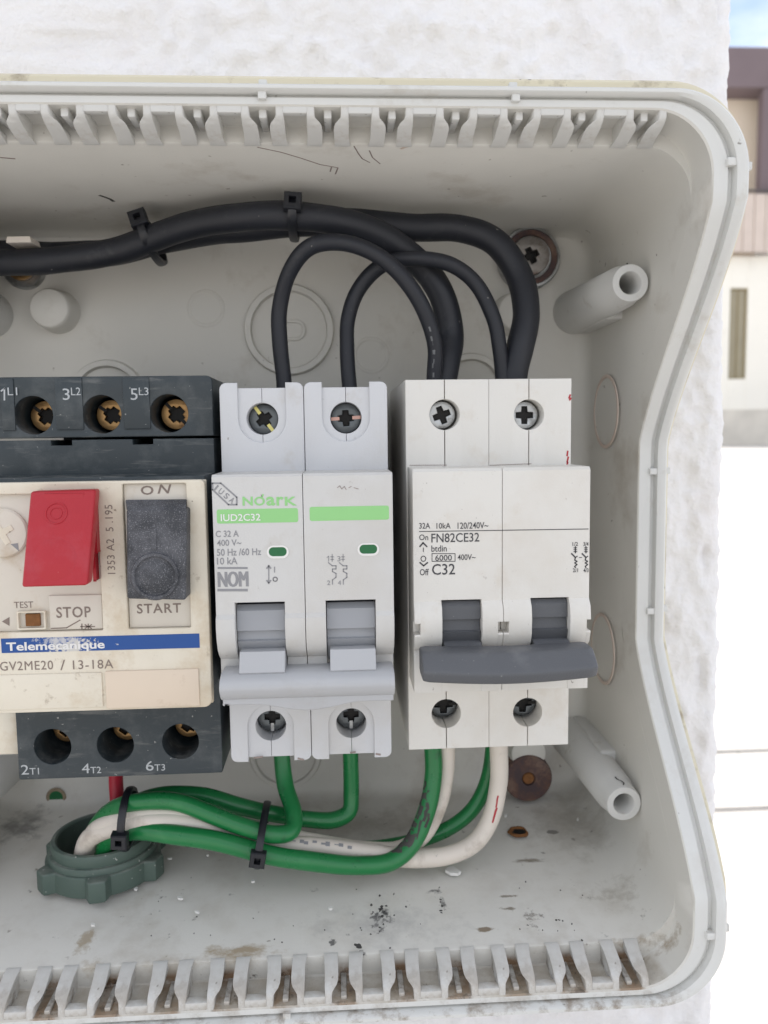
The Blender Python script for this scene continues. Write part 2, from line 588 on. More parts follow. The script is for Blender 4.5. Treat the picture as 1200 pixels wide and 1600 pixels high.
M['steel'] = mat('zinc_steel', (0.42, 0.43, 0.43), 0.36, 0.15, 300, 0.5, metal=0.9,
                 stains=[((0.10, 0.09, 0.08), 350, 0.52, 0.7, 0.7)])
M['dark_steel'] = mat('dark_steel', (0.11, 0.12, 0.125), 0.34, 0.2, 300, 0.5, metal=0.85)
M['worn_steel'] = mat('worn_steel', (0.25, 0.235, 0.22), 0.42, 0.2, 250, 0.5, metal=0.8, stains=[((0.10, 0.06, 0.04), 300, 0.5, 0.68, 0.8)])
M['bright_brass'] = mat('bright_brass', (0.62, 0.56, 0.20), 0.35, 0.1, 300, 0.5, metal=0.6)
M['copper'] = mat('pink_copper', (0.60, 0.36, 0.30), 0.4, 0.1, 300, 0.5, metal=0.5)
M['brass'] = mat('dulled_brass', (0.33, 0.20, 0.085), 0.36, 0.2, 400, 0.5, metal=0.85,
                 stains=[((0.12, 0.06, 0.03), 420, 0.5, 0.68, 0.7)])
M['recess'] = mat('screw_recess', (0.012, 0.011, 0.010), 0.6, 0.1)
M['rubber'] = mat('aged_rubber_washer', (0.075, 0.052, 0.055), 0.65, 0.2, 160, 0.3,
                  stains=[((0.16, 0.08, 0.05), 220, 0.42, 0.66, 0.8), ((0.26, 0.2, 0.16), 110, 0.5, 0.7, 0.6)])
M['rust'] = mat('rust', (0.20, 0.09, 0.035), 0.8, 0.4, 600, 0.2)
M['grime'] = mat('grime', (0.075, 0.072, 0.068), 0.9, 0.4, 600, 0.1)
M['dust_brown'] = mat('brown_dirt', (0.29, 0.235, 0.165), 0.9, 0.3, 600, 0.1)
M['scuff'] = mat('scuff', (0.28, 0.23, 0.21), 0.8, 0.3, 600, 0.1)
M['chip'] = mat('plaster_crumb', (0.72, 0.71, 0.68), 0.8, 0.1)
M['rail'] = mat('zinc_rail', (0.5, 0.5, 0.5), 0.38, 0.1, 100, 0.5, metal=0.9)


def low_dirt(m, z0, z1, col, scale, lo, hi, amt, up=False, period=None):
    """rusty dirt that has run into the lowest pockets (object height from z0 down to z1)"""
    nt = m.node_tree
    N, L = nt.nodes, nt.links
    b = N['Principled BSDF']
    src = b.inputs['Base Color'].links[0].from_socket
    tc = next(n for n in N if n.type == 'TEX_COORD')
    sp = N.new('ShaderNodeSeparateXYZ')
    L.new(tc.outputs['Object'], sp.inputs['Vector'])
    a = N.new('ShaderNodeMapRange')
    a.inputs['From Min'].default_value = z0
    a.inputs['From Max'].default_value = z1
    L.new(sp.outputs['Z'], a.inputs['Value'])
    n = N.new('ShaderNodeTexNoise')
    n.inputs['Scale'].default_value = scale
    n.inputs['Detail'].default_value = 8
    n.inputs['Roughness'].default_value = 0.7
    L.new(tc.outputs['Object'], n.inputs['Vector'])
    c = N.new('ShaderNodeMapRange')
    c.inputs['From Min'].default_value = lo
    c.inputs['From Max'].default_value = hi
    c.inputs['To Max'].default_value = amt
    L.new(n.outputs['Fac'], c.inputs['Value'])
    mu = N.new('ShaderNodeMath')
    mu.operation = 'MULTIPLY'
    L.new(a.outputs['Result'], mu.inputs[0])
    L.new(c.outputs['Result'], mu.inputs[1])
    fac = mu.outputs['Value']
    if up:
        ge = N.new('ShaderNodeNewGeometry')
        s2 = N.new('ShaderNodeSeparateXYZ')
        L.new(ge.outputs['Normal'], s2.inputs['Vector'])
        u = N.new('ShaderNodeMapRange')
        u.inputs['From Min'].default_value = 0.3
        u.inputs['From Max'].default_value = 0.8
        L.new(s2.outputs['Z'], u.inputs['Value'])
        m2 = N.new('ShaderNodeMath')
        m2.operation = 'MULTIPLY'
        L.new(fac, m2.inputs[0])
        L.new(u.outputs['Result'], m2.inputs[1])
        fac = m2.outputs['Value']
    if period:
        # the dirt sits in every second pocket
        w = N.new('ShaderNodeMath')
        w.operation = 'MULTIPLY_ADD'
        w.inputs[1].default_value = 2 * math.pi / period[0]
        w.inputs[2].default_value = -2 * math.pi * period[1] / period[0]
        L.new(sp.outputs['X'], w.inputs[0])
        k = N.new('ShaderNodeMath')
        k.operation = 'COSINE'
        L.new(w.outputs['Value'], k.inputs[0])
        r = N.new('ShaderNodeMapRange')
        r.inputs['From Min'].default_value = -0.1
        r.inputs['From Max'].default_value = 0.45
        L.new(k.outputs['Value'], r.inputs['Value'])
        m3 = N.new('ShaderNodeMath')
        m3.operation = 'MULTIPLY'
        L.new(fac, m3.inputs[0])
        L.new(r.outputs['Result'], m3.inputs[1])
        fac = m3.outputs['Value']
    mx = N.new('ShaderNodeMixRGB')
    mx.inputs['Color2'].default_value = tuple(col) + (1,)
    L.new(fac, mx.inputs['Fac'])
    L.new(src, mx.inputs['Color1'])
    L.new(mx.outputs['Color'], b.inputs['Base Color'])


def spot(m, c, rad, col, scale, lo, hi, amt, stretch=(1, 1, 1)):
    """one irregular smudge: c and rad in metres in the object's own space; it breaks up towards its edge"""
    nt = m.node_tree
    N, L = nt.nodes, nt.links
    b = N['Principled BSDF']
    src = b.inputs['Base Color'].links[0].from_socket
    tc = next(n for n in N if n.type == 'TEX_COORD')
    mp = N.new('ShaderNodeMapping')
    mp.vector_type = 'POINT'
    mp.inputs['Scale'].default_value = tuple(1 / r for r in rad)
    mp.inputs['Location'].default_value = tuple(-p / r for p, r in zip(c, rad))
    L.new(tc.outputs['Object'], mp.inputs['Vector'])
    ln = N.new('ShaderNodeVectorMath')
    ln.operation = 'LENGTH'
    L.new(mp.outputs['Vector'], ln.inputs[0])
    inv = N.new('ShaderNodeMapRange')
    inv.inputs['From Min'].default_value = 1.0
    inv.inputs['From Max'].default_value = 0.0
    inv.inputs['To Max'].default_value = 0.42
    L.new(ln.outputs['Value'], inv.inputs['Value'])
    n = N.new('ShaderNodeTexNoise')
    n.inputs['Scale'].default_value = scale
    n.inputs['Detail'].default_value = 8
    n.inputs['Roughness'].default_value = 0.7
    m2 = N.new('ShaderNodeMapping')
    m2.inputs['Scale'].default_value = stretch
    L.new(tc.outputs['Object'], m2.inputs['Vector'])
    L.new(m2.outputs['Vector'], n.inputs['Vector'])
    ad = N.new('ShaderNodeMath')
    L.new(inv.outputs['Result'], ad.inputs[0])
    L.new(n.outputs['Fac'], ad.inputs[1])
    mr = N.new('ShaderNodeMapRange')
    mr.inputs['From Min'].default_value = lo
    mr.inputs['From Max'].default_value = hi
    mr.inputs['To Max'].default_value = amt
    L.new(ad.outputs['Value'], mr.inputs['Value'])
    lim = N.new('ShaderNodeMath')
    lim.operation = 'LESS_THAN'
    lim.inputs[1].default_value = 1.0
    L.new(ln.outputs['Value'], lim.inputs[0])
    mu = N.new('ShaderNodeMath')
    mu.operation = 'MULTIPLY'
    L.new(mr.outputs['Result'], mu.inputs[0])
    L.new(lim.outputs['Value'], mu.inputs[1])
    mx = N.new('ShaderNodeMixRGB')
    mx.inputs['Color2'].default_value = tuple(col) + (1,)
    L.new(mu.outputs['Value'], mx.inputs['Fac'])
    L.new(src, mx.inputs['Color1'])
    L.new(mx.outputs['Color'], b.inputs['Base Color'])


BOX_AT = Vector((-15.5, -2, -106))


def floor_spot(px, py, rx, ry, col, scale, lo, hi, amt, stretch=(1, 1, 1)):
    spot(M['shell'], (on_floor(px, py, 0) - BOX_AT) * S, (rx * S, ry * S, 0.008), col, scale, lo, hi, amt, stretch)


spot(M['blue'], Vector((at(108, 1008, -74).x + 49, 0, at(108, 1008, -74).z + 72)) * S + Vector((0, -0.064, 0)), (0.0075, 0.02, 0.0030), (0.60, 0.58, 0.53), 900, 0.70, 0.76, 0.95)
spot(M['blue'], Vector((at(90, 1000, -74).x + 49, 0, at(90, 1000, -74).z + 72)) * S + Vector((0, -0.064, 0)), (0.012, 0.02, 0.0035), (0.45, 0.46, 0.5), 1600, 0.78, 0.86, 0.8)
PX_B = (at(537, 1535, -73).x + 15.5) * S
low_dirt(M['shell'], -0.0088, -0.0104, (0.22, 0.125, 0.06), 150, 0.34, 0.56, 0.92, False, (0.01225, PX_B))
low_dirt(M['shell'], -0.0092, -0.0106, (0.06, 0.042, 0.03), 330, 0.52, 0.62, 0.85, False, (0.01225, PX_B))
low_dirt(M['shell'], -0.0098, -0.0106, (0.36, 0.31, 0.24), 120, 0.35, 0.6, 0.7, True)
low_dirt(M['shell'], -0.0070, -0.0106, (0.08, 0.07, 0.06), 420, 0.62, 0.68, 0.8)
SOOT, TAN = (0.035, 0.035, 0.037), (0.30, 0.235, 0.15)
floor_spot(592, 1430, 8.0, 8.5, SOOT, 520, 0.80, 0.88, 0.85)
floor_spot(604, 1420, 3.2, 5.0, SOOT, 420, 0.70, 0.84, 0.9, (1.4, 1, 1))
floor_spot(560, 1479, 2.2, 2.2, SOOT, 500, 0.66, 0.78, 0.95)
floor_spot(690, 1400, 3.0, 9.0, SOOT, 420, 0.78, 0.88, 0.8)
floor_spot(670, 1385, 9.0, 4.0, SOOT, 330, 0.84, 0.92, 0.7, (0.5, 1, 1))
floor_spot(520, 1461, 1.8, 2.2, SOOT, 500, 0.74, 0.82, 0.8)
floor_spot(600, 1440, 30.0, 14.0, (0.32, 0.31, 0.30), 200, 0.68, 0.94, 0.45)
floor_spot(380, 1474, 13.0, 3.0, TAN, 300, 0.62, 0.82, 0.85, (0.6, 1, 1))
floor_spot(330, 1490, 22.0, 5.5, TAN, 130, 0.64, 0.9, 0.5)
floor_spot(135, 1462, 4.0, 7.0, TAN, 330, 0.66, 0.84, 0.75)
floor_spot(145, 1505, 6.0, 6.0, TAN, 300, 0.64, 0.84, 0.6)
floor_spot(760, 1442, 3.0, 0.9, (0.16, 0.11, 0.06), 400, 0.55, 0.7, 0.85)
floor_spot(793, 1411, 2.8, 0.9, (0.18, 0.15, 0.11), 400, 0.62, 0.74, 0.85)
floor_spot(793, 1393, 2.6, 0.6, (0.18, 0.15, 0.11), 400, 0.58, 0.72, 0.8)
floor_spot(828, 1340, 6.0, 1.8, (0.17, 0.14, 0.10), 300, 0.62, 0.78, 0.85, (0.4, 1, 1))
floor_spot(862, 1298, 2.0, 1.0, (0.06, 0.06, 0.06), 300, 0.55, 0.65, 0.8)
floor_spot(830, 1425, 9.0, 12.0, (0.16, 0.14, 0.12), 420, 0.84, 0.92, 0.7)
floor_spot(960, 1390, 14.0, 14.0, (0.28, 0.25, 0.20), 260, 0.76, 0.94, 0.45)
floor_spot(1010, 1465, 14.0, 4.0, (0.25, 0.19, 0.12), 300, 0.64, 0.84, 0.7)
floor_spot(900, 1290, 22.0, 18.0, (0.28, 0.25, 0.21), 160, 0.62, 0.90, 0.5)
floor_spot(500, 1290, 60.0, 10.0, (0.30, 0.27, 0.23), 90, 0.58, 0.85, 0.6)
floor_spot(35, 1290, 14.0, 16.0, (0.10, 0.095, 0.09), 190, 0.66, 0.90, 0.65)
low_dirt(M['rib'], -0.0075, -0.0112, (0.13, 0.10, 0.075), 300, 0.50, 0.64, 0.75)
low_dirt(M['rib'], -0.006, -0.0100, (0.32, 0.27, 0.21), 120, 0.42, 0.62, 0.6)
low_dirt(M['rim'], -0.0115, -0.0150, (0.20, 0.15, 0.10), 240, 0.48, 0.64, 0.75)
low_dirt(M['skirt'], -0.0120, -0.0175, (0.17, 0.13, 0.09), 130, 0.42, 0.6, 0.85)


def bumped(name, col, rough, layers, var=0.05, vscale=6, stains=(), dist=0.004):
    """a masonry surface: colour noise and stacked relief layers (scale, strength)"""
    m = mat(name, col, rough, var, vscale, 0.25, stains=stains)
    N, L = m.node_tree.nodes, m.node_tree.links
    b = N['Principled BSDF']
    tc = next(n for n in N if n.type == 'TEX_COORD')
    prev = None
    for sc, st in layers:
        n = N.new('ShaderNodeTexNoise')
        n.inputs['Scale'].default_value = sc
        n.inputs['Detail'].default_value = 6
        L.new(tc.outputs['Object'], n.inputs['Vector'])
        bp = N.new('ShaderNodeBump')
        bp.inputs['Strength'].default_value = st
        bp.inputs['Distance'].default_value = dist
        L.new(n.outputs['Fac'], bp.inputs['Height'])
        if prev:
            L.new(prev.outputs['Normal'], bp.inputs['Normal'])
        prev = bp
    L.new(prev.outputs['Normal'], b.inputs['Normal'])
    return m


M['plaster'] = bumped('white_plaster', (0.785, 0.775, 0.775), 0.85, [(160, 0.5), (520, 0.45)], 0.03, 30,
                      stains=[((0.70, 0.62, 0.60), 22, 0.55, 0.8, 0.4), ((0.60, 0.56, 0.52), 75, 0.60, 0.74, 0.4), ((0.66, 0.63, 0.62), 9, 0.5, 0.7, 0.4)], dist=0.0015)
M['concrete'] = bumped('pale_concrete', (0.52, 0.50, 0.475), 0.9, [(8, 0.3), (60, 0.3)], 0.08, 2,
                       stains=[((0.36, 0.34, 0.31), 1.5, 0.5, 0.75, 0.5)], dist=0.01)
M['facade'] = bumped('cream_render', (0.88, 0.85, 0.77), 0.9, [(3, 0.3), (20, 0.2)], 0.05, 1.0,
                     stains=[((0.45, 0.42, 0.38), 0.7, 0.55, 0.8, 0.4)], dist=0.01)
M['facade_base'] = bumped('weathered_render', (0.66, 0.62, 0.55), 0.95, [(3, 0.3)], 0.3, 1.6, dist=0.01)
M['facade_white'] = bumped('white_render', (0.80, 0.79, 0.77), 0.9, [(3, 0.3)], 0.04, 1.0, dist=0.01)
M['fascia'] = bumped('plum_paint', (0.19, 0.15, 0.16), 0.7, [(10, 0.2)], 0.12, 1.2, dist=0.005)
M['boards'] = bumped('pale_boards', (0.62, 0.53, 0.47), 0.7, [(10, 0.2)], 0.12, 2.0, dist=0.005)
M['win_frame'] = bumped('olive_frame', (0.30, 0.25, 0.15), 0.6, [(10, 0.2)], 0.1, 2.0, dist=0.005)
M['win_glass'] = mat('curtained_glass', (0.32, 0.28, 0.19), 0.15, 0.15, 3.0, 0.5)
M['room'] = bumped('warm_inner_wall', (0.78, 0.68, 0.56), 0.9, [(3, 0.2)], 0.05, 1.0, dist=0.005)
M['dark_metal'] = mat('dark_metal', (0.10, 0.09, 0.09), 0.5, 0.1, 20, 0.4)
M['grass'] = mat('grass_blades', (0.07, 0.12, 0.03), 0.7, 0.3, 40, 0.2)

# ================================================================== THE SETTING
# ground: one sheet to the horizon, cut into slabs by real joints near the wall
g = G()
gv, gf = [], []
ground = mesh_obj('ground', [(-150, -150, 0), (150, -150, 0), (150, 150, 0), (-150, 150, 0)], [(0, 1, 2, 3)], M['concrete'], mm=False)
tag(ground, kind='structure')

# paved slabs beside the wall (4 cm thick, with open joints between them)
WALL_R = at(1136, 800, 0).x            # right-hand edge of the wall, mm
wall_l = -420.0


def ground_at(px, py):
    d = ray(px, py)
    t = GZ / -d.z
    return Vector((d.x * t, CAM_Y * S + d.y * t, 0))


j1, j2 = ground_at(1170, 1183).y, ground_at(1170, 1275).y
ys = [-1.4, -0.5, 0.25, j2, j1, j1 + 0.9, j1 + 1.9, j1 + 2.9]
vv, ff = [], []
bm = bmesh.new()
for a, b in zip(ys, ys[1:]):
    for x0, x1 in ((-3.2, -1.0), (-1.0, 4.5)):
        r = bmesh.ops.create_cube(bm, size=1)
        for v in r['verts']:
            v.co = Vector(((x0 + x1) / 2 + v.co.x * (x1 - x0 - 0.005), (a + b) / 2 + v.co.y * (b - a - 0.005), -0.012 + v.co.z * 0.04))
bmesh.ops.bevel(bm, geom=bm.edges[:], offset=0.003, segments=2, affect='EDGES')
me = bpy.data.meshes.new('pavement')
bm.to_mesh(me)
bm.free()
pav = finish('pavement', me, M['concrete'])
tag(pav, kind='structure')

# grass growing in the joint
gg = G()
for i in range(170):
    x = random.uniform(0.35, 1.6)
    y = j1 + random.uniform(-0.005, 0.005)
    h = random.uniform(0.004, 0.012)
    a = random.uniform(0, 6.28)
    dx, dy = math.cos(a) * 0.0016, math.sin(a) * 0.0016
    lx, ly = random.uniform(-.008, .008), random.uniform(-.008, .008)
    gg.add([(x - dx, y - dy, 0), (x + dx, y + dy, 0), (x + lx, y + ly, h)], [(0, 1, 2)])
grass = mesh_obj('grass', gg.v, gg.f, M['grass'], mm=False, smooth=0)
tag(grass, kind='stuff')

# the plastered wall: relief sheet that turns the corner on the right, closed body behind
def relief(u, v, edge):
    p = Vector((u, v, 3.7))
    q = 0.35 if edge else 1.0
    w = noise.noise(Vector((u * 0.06, v * 0.06, 11.0))) * 4
    a = noise.noise(Vector((u * 0.045, v * 0.030, 1.0))) * 0.9 * q
    b = noise.noise(Vector(((u + w) * 0.13, (v - w) * 0.085, 5.0))) * 1.6 * q
    c = abs(noise.noise(Vector((u * 0.10 + 7, v * 0.06 + w * .03, 9.0)))) * 2.2 * q
    d = noise.noise(Vector((u * 0.36, v * 0.26, 2.0))) * 0.75
    f = noise.noise(Vector((u * 0.75, v * 0.65, 6.0))) * 0.30
    e = max(0, noise.noise(Vector((u * 0.2 + 3, v * 0.18, 4.0))) - 0.12) * 2.4 * q
    g_ = -max(0, noise.noise(Vector((u * 0.17 + 13, v * 0.17, 8.0))) - 0.22) * 2.2 * q
    return a + b - c + d + e + f + g_


W_TOP, W_BOT = 1900.0, -GZ * 1000
fine_u = [WALL_R - 175 + 1.0 * i for i in range(0, 175)]
us = [wall_l] + [wall_l + (WALL_R - 175 - wall_l) * k / 30 for k in range(1, 30)] + fine_u
rad = 5.0
zs = [W_BOT + (-220 - W_BOT) * k / 12 for k in range(12)] + [-220 + 1.1 * i for i in range(int(360 / 1.1))] + [140 + (W_TOP - 140) * (k / 20.0) for k in range(21)]
cols = []
for u in us:
    if u < WALL_R - rad:
        cols.append((u, 0.0, 0.0, -1.0, u))
for k in range(0, 7):
    a = R(15 * k)
    cols.append((WALL_R - rad + rad * math.sin(a), rad - rad * math.cos(a), math.sin(a), -math.cos(a), WALL_R + k * 1.4))
for k in range(1, 90):
    cols.append((WALL_R, rad + k * 2.2, 1.0, 0.0, WALL_R + 9 + k * 2.2))
cols.append((WALL_R, 260.0, 1.0, 0.0, 999.0))
vv, ff = [], []
nz_ = len(zs)
# the edge leans a little: the lower wall steps back to the left
EDGE_T, EDGE_B = at(1152, 0, 0), at(1121, 1600, 0)


def lean(z):
    t = (z - EDGE_B.z) / (EDGE_T.z - EDGE_B.z)
    t = min(max(t, -1), 2)
    return EDGE_B.x + (EDGE_T.x - EDGE_B.x) * t - WALL_R


for (x, y, nx, ny, u) in cols:
    for z in zs:
        d = relief(u, z, u > WALL_R - 3) if u > -200 else 0.0
        k = 0 if x < WALL_R - 60 else (x - WALL_R + 60) / 60
        vv.append((x + lean(z) * k + nx * d, y + ny * d + 0.9, z))
nc = len(cols)
for i in range(nc - 1):
    for j in range(nz_ - 1):
        ff.append((i * nz_ + j, (i + 1) * nz_ + j, (i + 1) * nz_ + j + 1, i * nz_ + j + 1))
base = len(vv)
for x, y in ((wall_l, 260.0),):
    vv += [(x, y, zs[0]), (x, y, zs[-1])]
c0, c1 = 0, (nc - 1) * nz_
ff.append((base, c0, c0 + nz_ - 1, base + 1)[::1])
ff.append((c1, base, base + 1, c1 + nz_ - 1))
ff.append(tuple([i * nz_ + nz_ - 1 for i in range(nc)]) + (base + 1,))
plaster = mesh_obj('plaster_wall', vv, ff, M['plaster'], smooth=70)
tag(plaster, 'rough white plastered wall with a lumpy right edge behind the open grey box', 'wall')

# ---------------------------------------------------------------- far building
BY = ground_at(1170, 696).y                      # where its foot meets the ground
print('building at', BY)


def far(px, py, y=None):
    d = ray(px, py)
    t = ((y if y is not None else BY) - CAM_Y * S) / d.y
    return Vector((d.x * t, 0, GZ + d.z * t))


def fbox(px0, py0, px1, py1, d0, d1):
    """box from photo extents on the facade plane, from depth d0 to d1 metres behind it"""
    x0, x1 = far(px0, 400).x, far(px1, 400).x
    z1, z0 = far(1170, py0).z, far(1170, py1).z
    return (x0, x1, BY + d0, BY + d1, max(z0, 0.0), z1)


def wbox(name, bxs, m, parent, bev=0.01):
    g = G()
    for bx in bxs:
        g.box(*bx, bev=bev, seg=1)
    o = mesh_obj(name, g.v, g.f, m, parent, smooth=30, mm=False)
    return o


fa = far(1170, 695)
bld = thing('house', 'sunlit pale house with plum roof edge and boarded balcony beyond the wall', 'house', (fa.x, BY, 0), mm=False)
wbox('wall', [fbox(1020, 400, 1143, 640, 0, 4), fbox(1171, 400, 1420, 640, 0, 4), fbox(1143, 400, 1171, 450, 0, 4),
              fbox(1143, 592, 1171, 640, 0, 4)], M['facade'], bld)
wbox('plinth', [fbox(1020, 640, 1420, 699, -0.03, 4)], M['facade_base'], bld)
wbox('inner_wall', [fbox(1020, 138, 1420, 399, 0.7, 4)], M['room'], bld)
wbox('roof', [fbox(1010, 75, 1197, 138, -0.06, 4.2)], M['fascia'], bld)
wbox('column', [fbox(1184, 139, 1198, 304, -0.05, 0.25)], M['fascia'], bld)
wbox('side_wing', [fbox(1199, 100, 1420, 399, -0.2, 1.2)], M['facade_white'], bld)
nb = 22
xa, xb = 1030, 1410
bx = []
for k in range(nb):
    p0 = xa + (xb - xa) * k / nb
    p1 = xa + (xb - xa) * (k + 0.93) / nb
    bx.append(fbox(p0, 308, p1, 398, -0.32, -0.27))
rl = wbox('balcony_railing', bx, M['boards'], bld)
wbox('handrail', [fbox(1028, 302, 1412, 305, -0.35, -0.24)], M['dark_metal'], rl)
wf = wbox('window', [fbox(1143, 450, 1145.5, 592, 0.05, 0.15), fbox(1168.5, 450, 1171, 592, 0.05, 0.15), fbox(1145.6, 450, 1168.4, 453, 0.05, 0.15),
                     fbox(1145.6, 589, 1168.4, 592, 0.05, 0.15), fbox(1156, 453.2, 1158, 588.8, 0.06, 0.14)], M['win_frame'], bld, bev=0.004)
wbox('pane', [fbox(1145, 452, 1169, 590, 0.09, 0.11)], M['win_glass'], wf, bev=0)

# ================================================================== THE ENCLOSURE
BCX = -15.5                                   # centre line of the box
Z_HI, Z_LO = 45.0, -99.0                      # the front edge dips between these heights
Y_RIM, Y_DIP = -76.0, -40.0


def rim_y(z):
    def ss(a, b, x):
        t = min(max((x - a) / (b - a), 0), 1)
        # linear ramp with rounded ends
        return t * t * (3 - 2 * t) * 0.35 + t * 0.65
    up = ss(-3, Z_HI, z)
    dn = ss(-52, Z_LO, z)
    return Y_DIP + (Y_RIM - Y_DIP) * max(up, dn)


NS, NC = 60, 14


def path(xr, zt, zb, r):
    xl = 2 * BCX - xr
    pts = []
    cs = [((xr - r, zt - r), 0), ((xl + r, zt - r), 90), ((xl + r, zb + r), 180), ((xr - r, zb + r), 270)]
    for i in range(4):
        (cx, cz), a = cs[i]
        for k in range(NC + 1):
            t = R(a + 90 * k / NC)
            pts.append((cx + r * math.cos(t), cz + r * math.sin(t)))
        nxt, na = cs[(i + 1) % 4]
        e = (nxt[0] + r * math.cos(R(na)), nxt[1] + r * math.sin(R(na)))
        s0 = pts[-1]
        for k in range(1, NS):
            t = k / NS
            pts.append((s0[0] + (e[0] - s0[0]) * t, s0[1] + (e[1] - s0[1]) * t))
    return pts


def sweep(g, loops, cap_first=False):
    """loops: (xr, zt, zb, radius, y, relative to the front edge?)"""
    n0 = len(g.v)
    n = None
    for (xr, zt, zb, r, y, rel) in loops:
        p = path(xr, zt, zb, r)
        n = len(p)
        for (x, z) in p:
            g.v.append((x, (rim_y(z) + y) if rel else y, z))
    for k in range(len(loops) - 1):
        for i in range(n):
            j = (i + 1) % n
            g.f.append((n0 + k * n + i, n0 + k * n + j, n0 + (k + 1) * n + j, n0 + (k + 1) * n + i))
    if cap_first:
        g.f.append(tuple(n0 + i for i in range(n)))
    return g


box = thing('enclosure', 'open pale grey plastic electrical box with dipped sides and toothed edges on the plaster', 'enclosure', (BCX, -2, -106))
g = G()
sweep(g, [(67.0, 52.0, -101.0, 5, -4, 0), (69.6, 54.6, -104.0, 6, -4.6, 0), (70.9, 55.6, -105.6, 7, -6.0, 0), (71.4, 56.0, -106.3, 8, -8.4, 0),
          (72.0, 56.2, -108.0, 9, -24, 0), (72.72, 57.5, -113.1, 10, 8.9, 1), (72.76, 57.8, -113.4, 10.3, 8.5, 1), (72.78, 60.9, -117.5, 11, 8.5, 1), (72.80, 61.1, -117.8, 11, 8.2, 1),
          (73.2, 61.5, -118.3, 12, 0.3, 1), (73.5, 61.8, -118.6, 12, 0, 1)], True)
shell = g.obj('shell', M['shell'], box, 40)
g = G()
sweep(g, [(73.5, 61.8, -118.6, 12, 0, 1), (76.3, 63.0, -119.7, 13.2, 0, 1), (76.5, 63.1, -119.85, 13.3, 0.9, 1), (77.4, 63.6, -120.3, 13.6, 0.9, 1),
          (77.6, 63.7, -120.4, 13.7, -1.1, 1), (78.6, 64.1, -120.8, 14, -1.6, 1), (79.4, 64.6, -121.5, 14.3, -1.6, 1), (79.9, 65.0, -121.9, 14.6, -1.1, 1),
          (80.0, 65.1, -122.0, 14.7, 4.0, 1)])
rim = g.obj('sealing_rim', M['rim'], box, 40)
g = G()
sweep(g, [(80.0, 65.1, -122.0, 14.7, 4.0, 1), (82.0, 68.2, -124.4, 16, 4.2, 1), (82.6, 68.8, -125.0, 16.4, 4.8, 1), (82.7, 68.9, -125.1, 16.4, 6.5, 1),
          (81.6, 67.8, -124.0, 15, -0.2, 0)])
skirt = g.obj('skirt', M['skirt'], box, 40)

# gusset teeth along the top and bottom edges
PITCH_T = 12.25


def rib_mesh(flip, zb, zt):
    """one tooth: narrow at the rim, flared half-way down, its front sloping back to the ledge"""
    sg = -1 if flip else 1
    H = zt - zb
    rows = []
    for t, xi, xo, y in ((0.0, 2.5, 3.95, -75.75), (0.30, 2.5, 3.95, -75.65), (0.40, 2.42, 3.95, -75.3), (0.48, 2.0, 3.97, -74.8), (0.55, 1.5, 3.98, -74.2),
                         (0.62, 1.22, 4.0, -73.4), (0.70, 1.12, 4.0, -72.4), (0.80, 1.15, 4.0, -70.9), (0.90, 1.2, 4.1, -69.3), (1.0, 1.25, 4.35, -67.6)):
        rows.append((zt - H * t, xi, xo, y))
    vs_, fs = [], []
    e = 0.16
    for z, xi, xo, y in rows:
        for x, yy in ((xi, -66.9), (xi, y + e), (xi + e, y), (xo - e, y), (xo, y + e), (xo, -66.9)):
            vs_.append((sg * x, yy, z))
    for k in range(len(rows) - 1):
        for i in range(5):
            q = k * 6 + i
            fs.append((q, q + 1, q + 7, q + 6))
    fs.append(tuple(range(6)))
    fs.append(tuple((len(rows) - 1) * 6 + i for i in range(6)))
    return vs_, fs


X_T = at(512.5, 200, -72).x
X_Bt = at(537, 1535, -73).x
first = {}
for row in ('top', 'bottom'):
    for k in range(-8, 6):
        xc = (X_T if row == 'top' else X_Bt) + k * PITCH_T
        if xc < -94 or xc > 62.5:
            continue
        for flip in (False, True):
            key = (row, flip)
            if key not in first:
                v0, f0 = rib_mesh(flip, 57.4, 61.5)
                if row == 'bottom':
                    v0 = [(x, y, -113.0 - (z - 57.4) * (5.4 / 4.1)) for x, y, z in v0]
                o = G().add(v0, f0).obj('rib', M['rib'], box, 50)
                first[key] = o
            else:
                o = first[key].copy()
                COL.objects.link(o)
                o.parent = box
            o.location = (xc * S, 0, 0)
        key = (row, 't')
        if key not in first:
            if row == 'top':
                gx = G().box(-0.75, 0.75, -74.4, -67.0, 59.9, 61.7, 0.3)
            else:
                gx = G().box(-0.6, 0.6, -74.8, -67.0, -118.3, -117.4, 0.2)
            o = gx.obj('snap_tongue', M['rib'], box)
            first[key] = o
        else:
            o = first[key].copy()
            COL.objects.link(o)
            o.parent = box
        o.location = (xc * S, 0, 0)

    # lips that close the front of the wide pockets
    for k in range(-8, 6):
        xc = (X_T if row == 'top' else X_Bt) + (k + 0.5) * PITCH_T
        if xc < -90 or xc > 58:
            continue
        key = (row, 'lip')
        if key not in first:
            if row == 'top':
                first[key] = o = G().box(-2.3, 2.3, -75.75, -74.0, 60.35, 61.75, 0.3).obj('pocket_lip', M['rib'], box)
            else:
                first[key] = o = G().box(-2.3, 2.3, -75.75, -73.6, -118.5, -116.7, 0.3).obj('pocket_lip', M['rib'], box)
        else:
            o = first[key].copy()
            COL.objects.link(o)
            o.parent = box
        o.location = (xc * S, 0, 0)

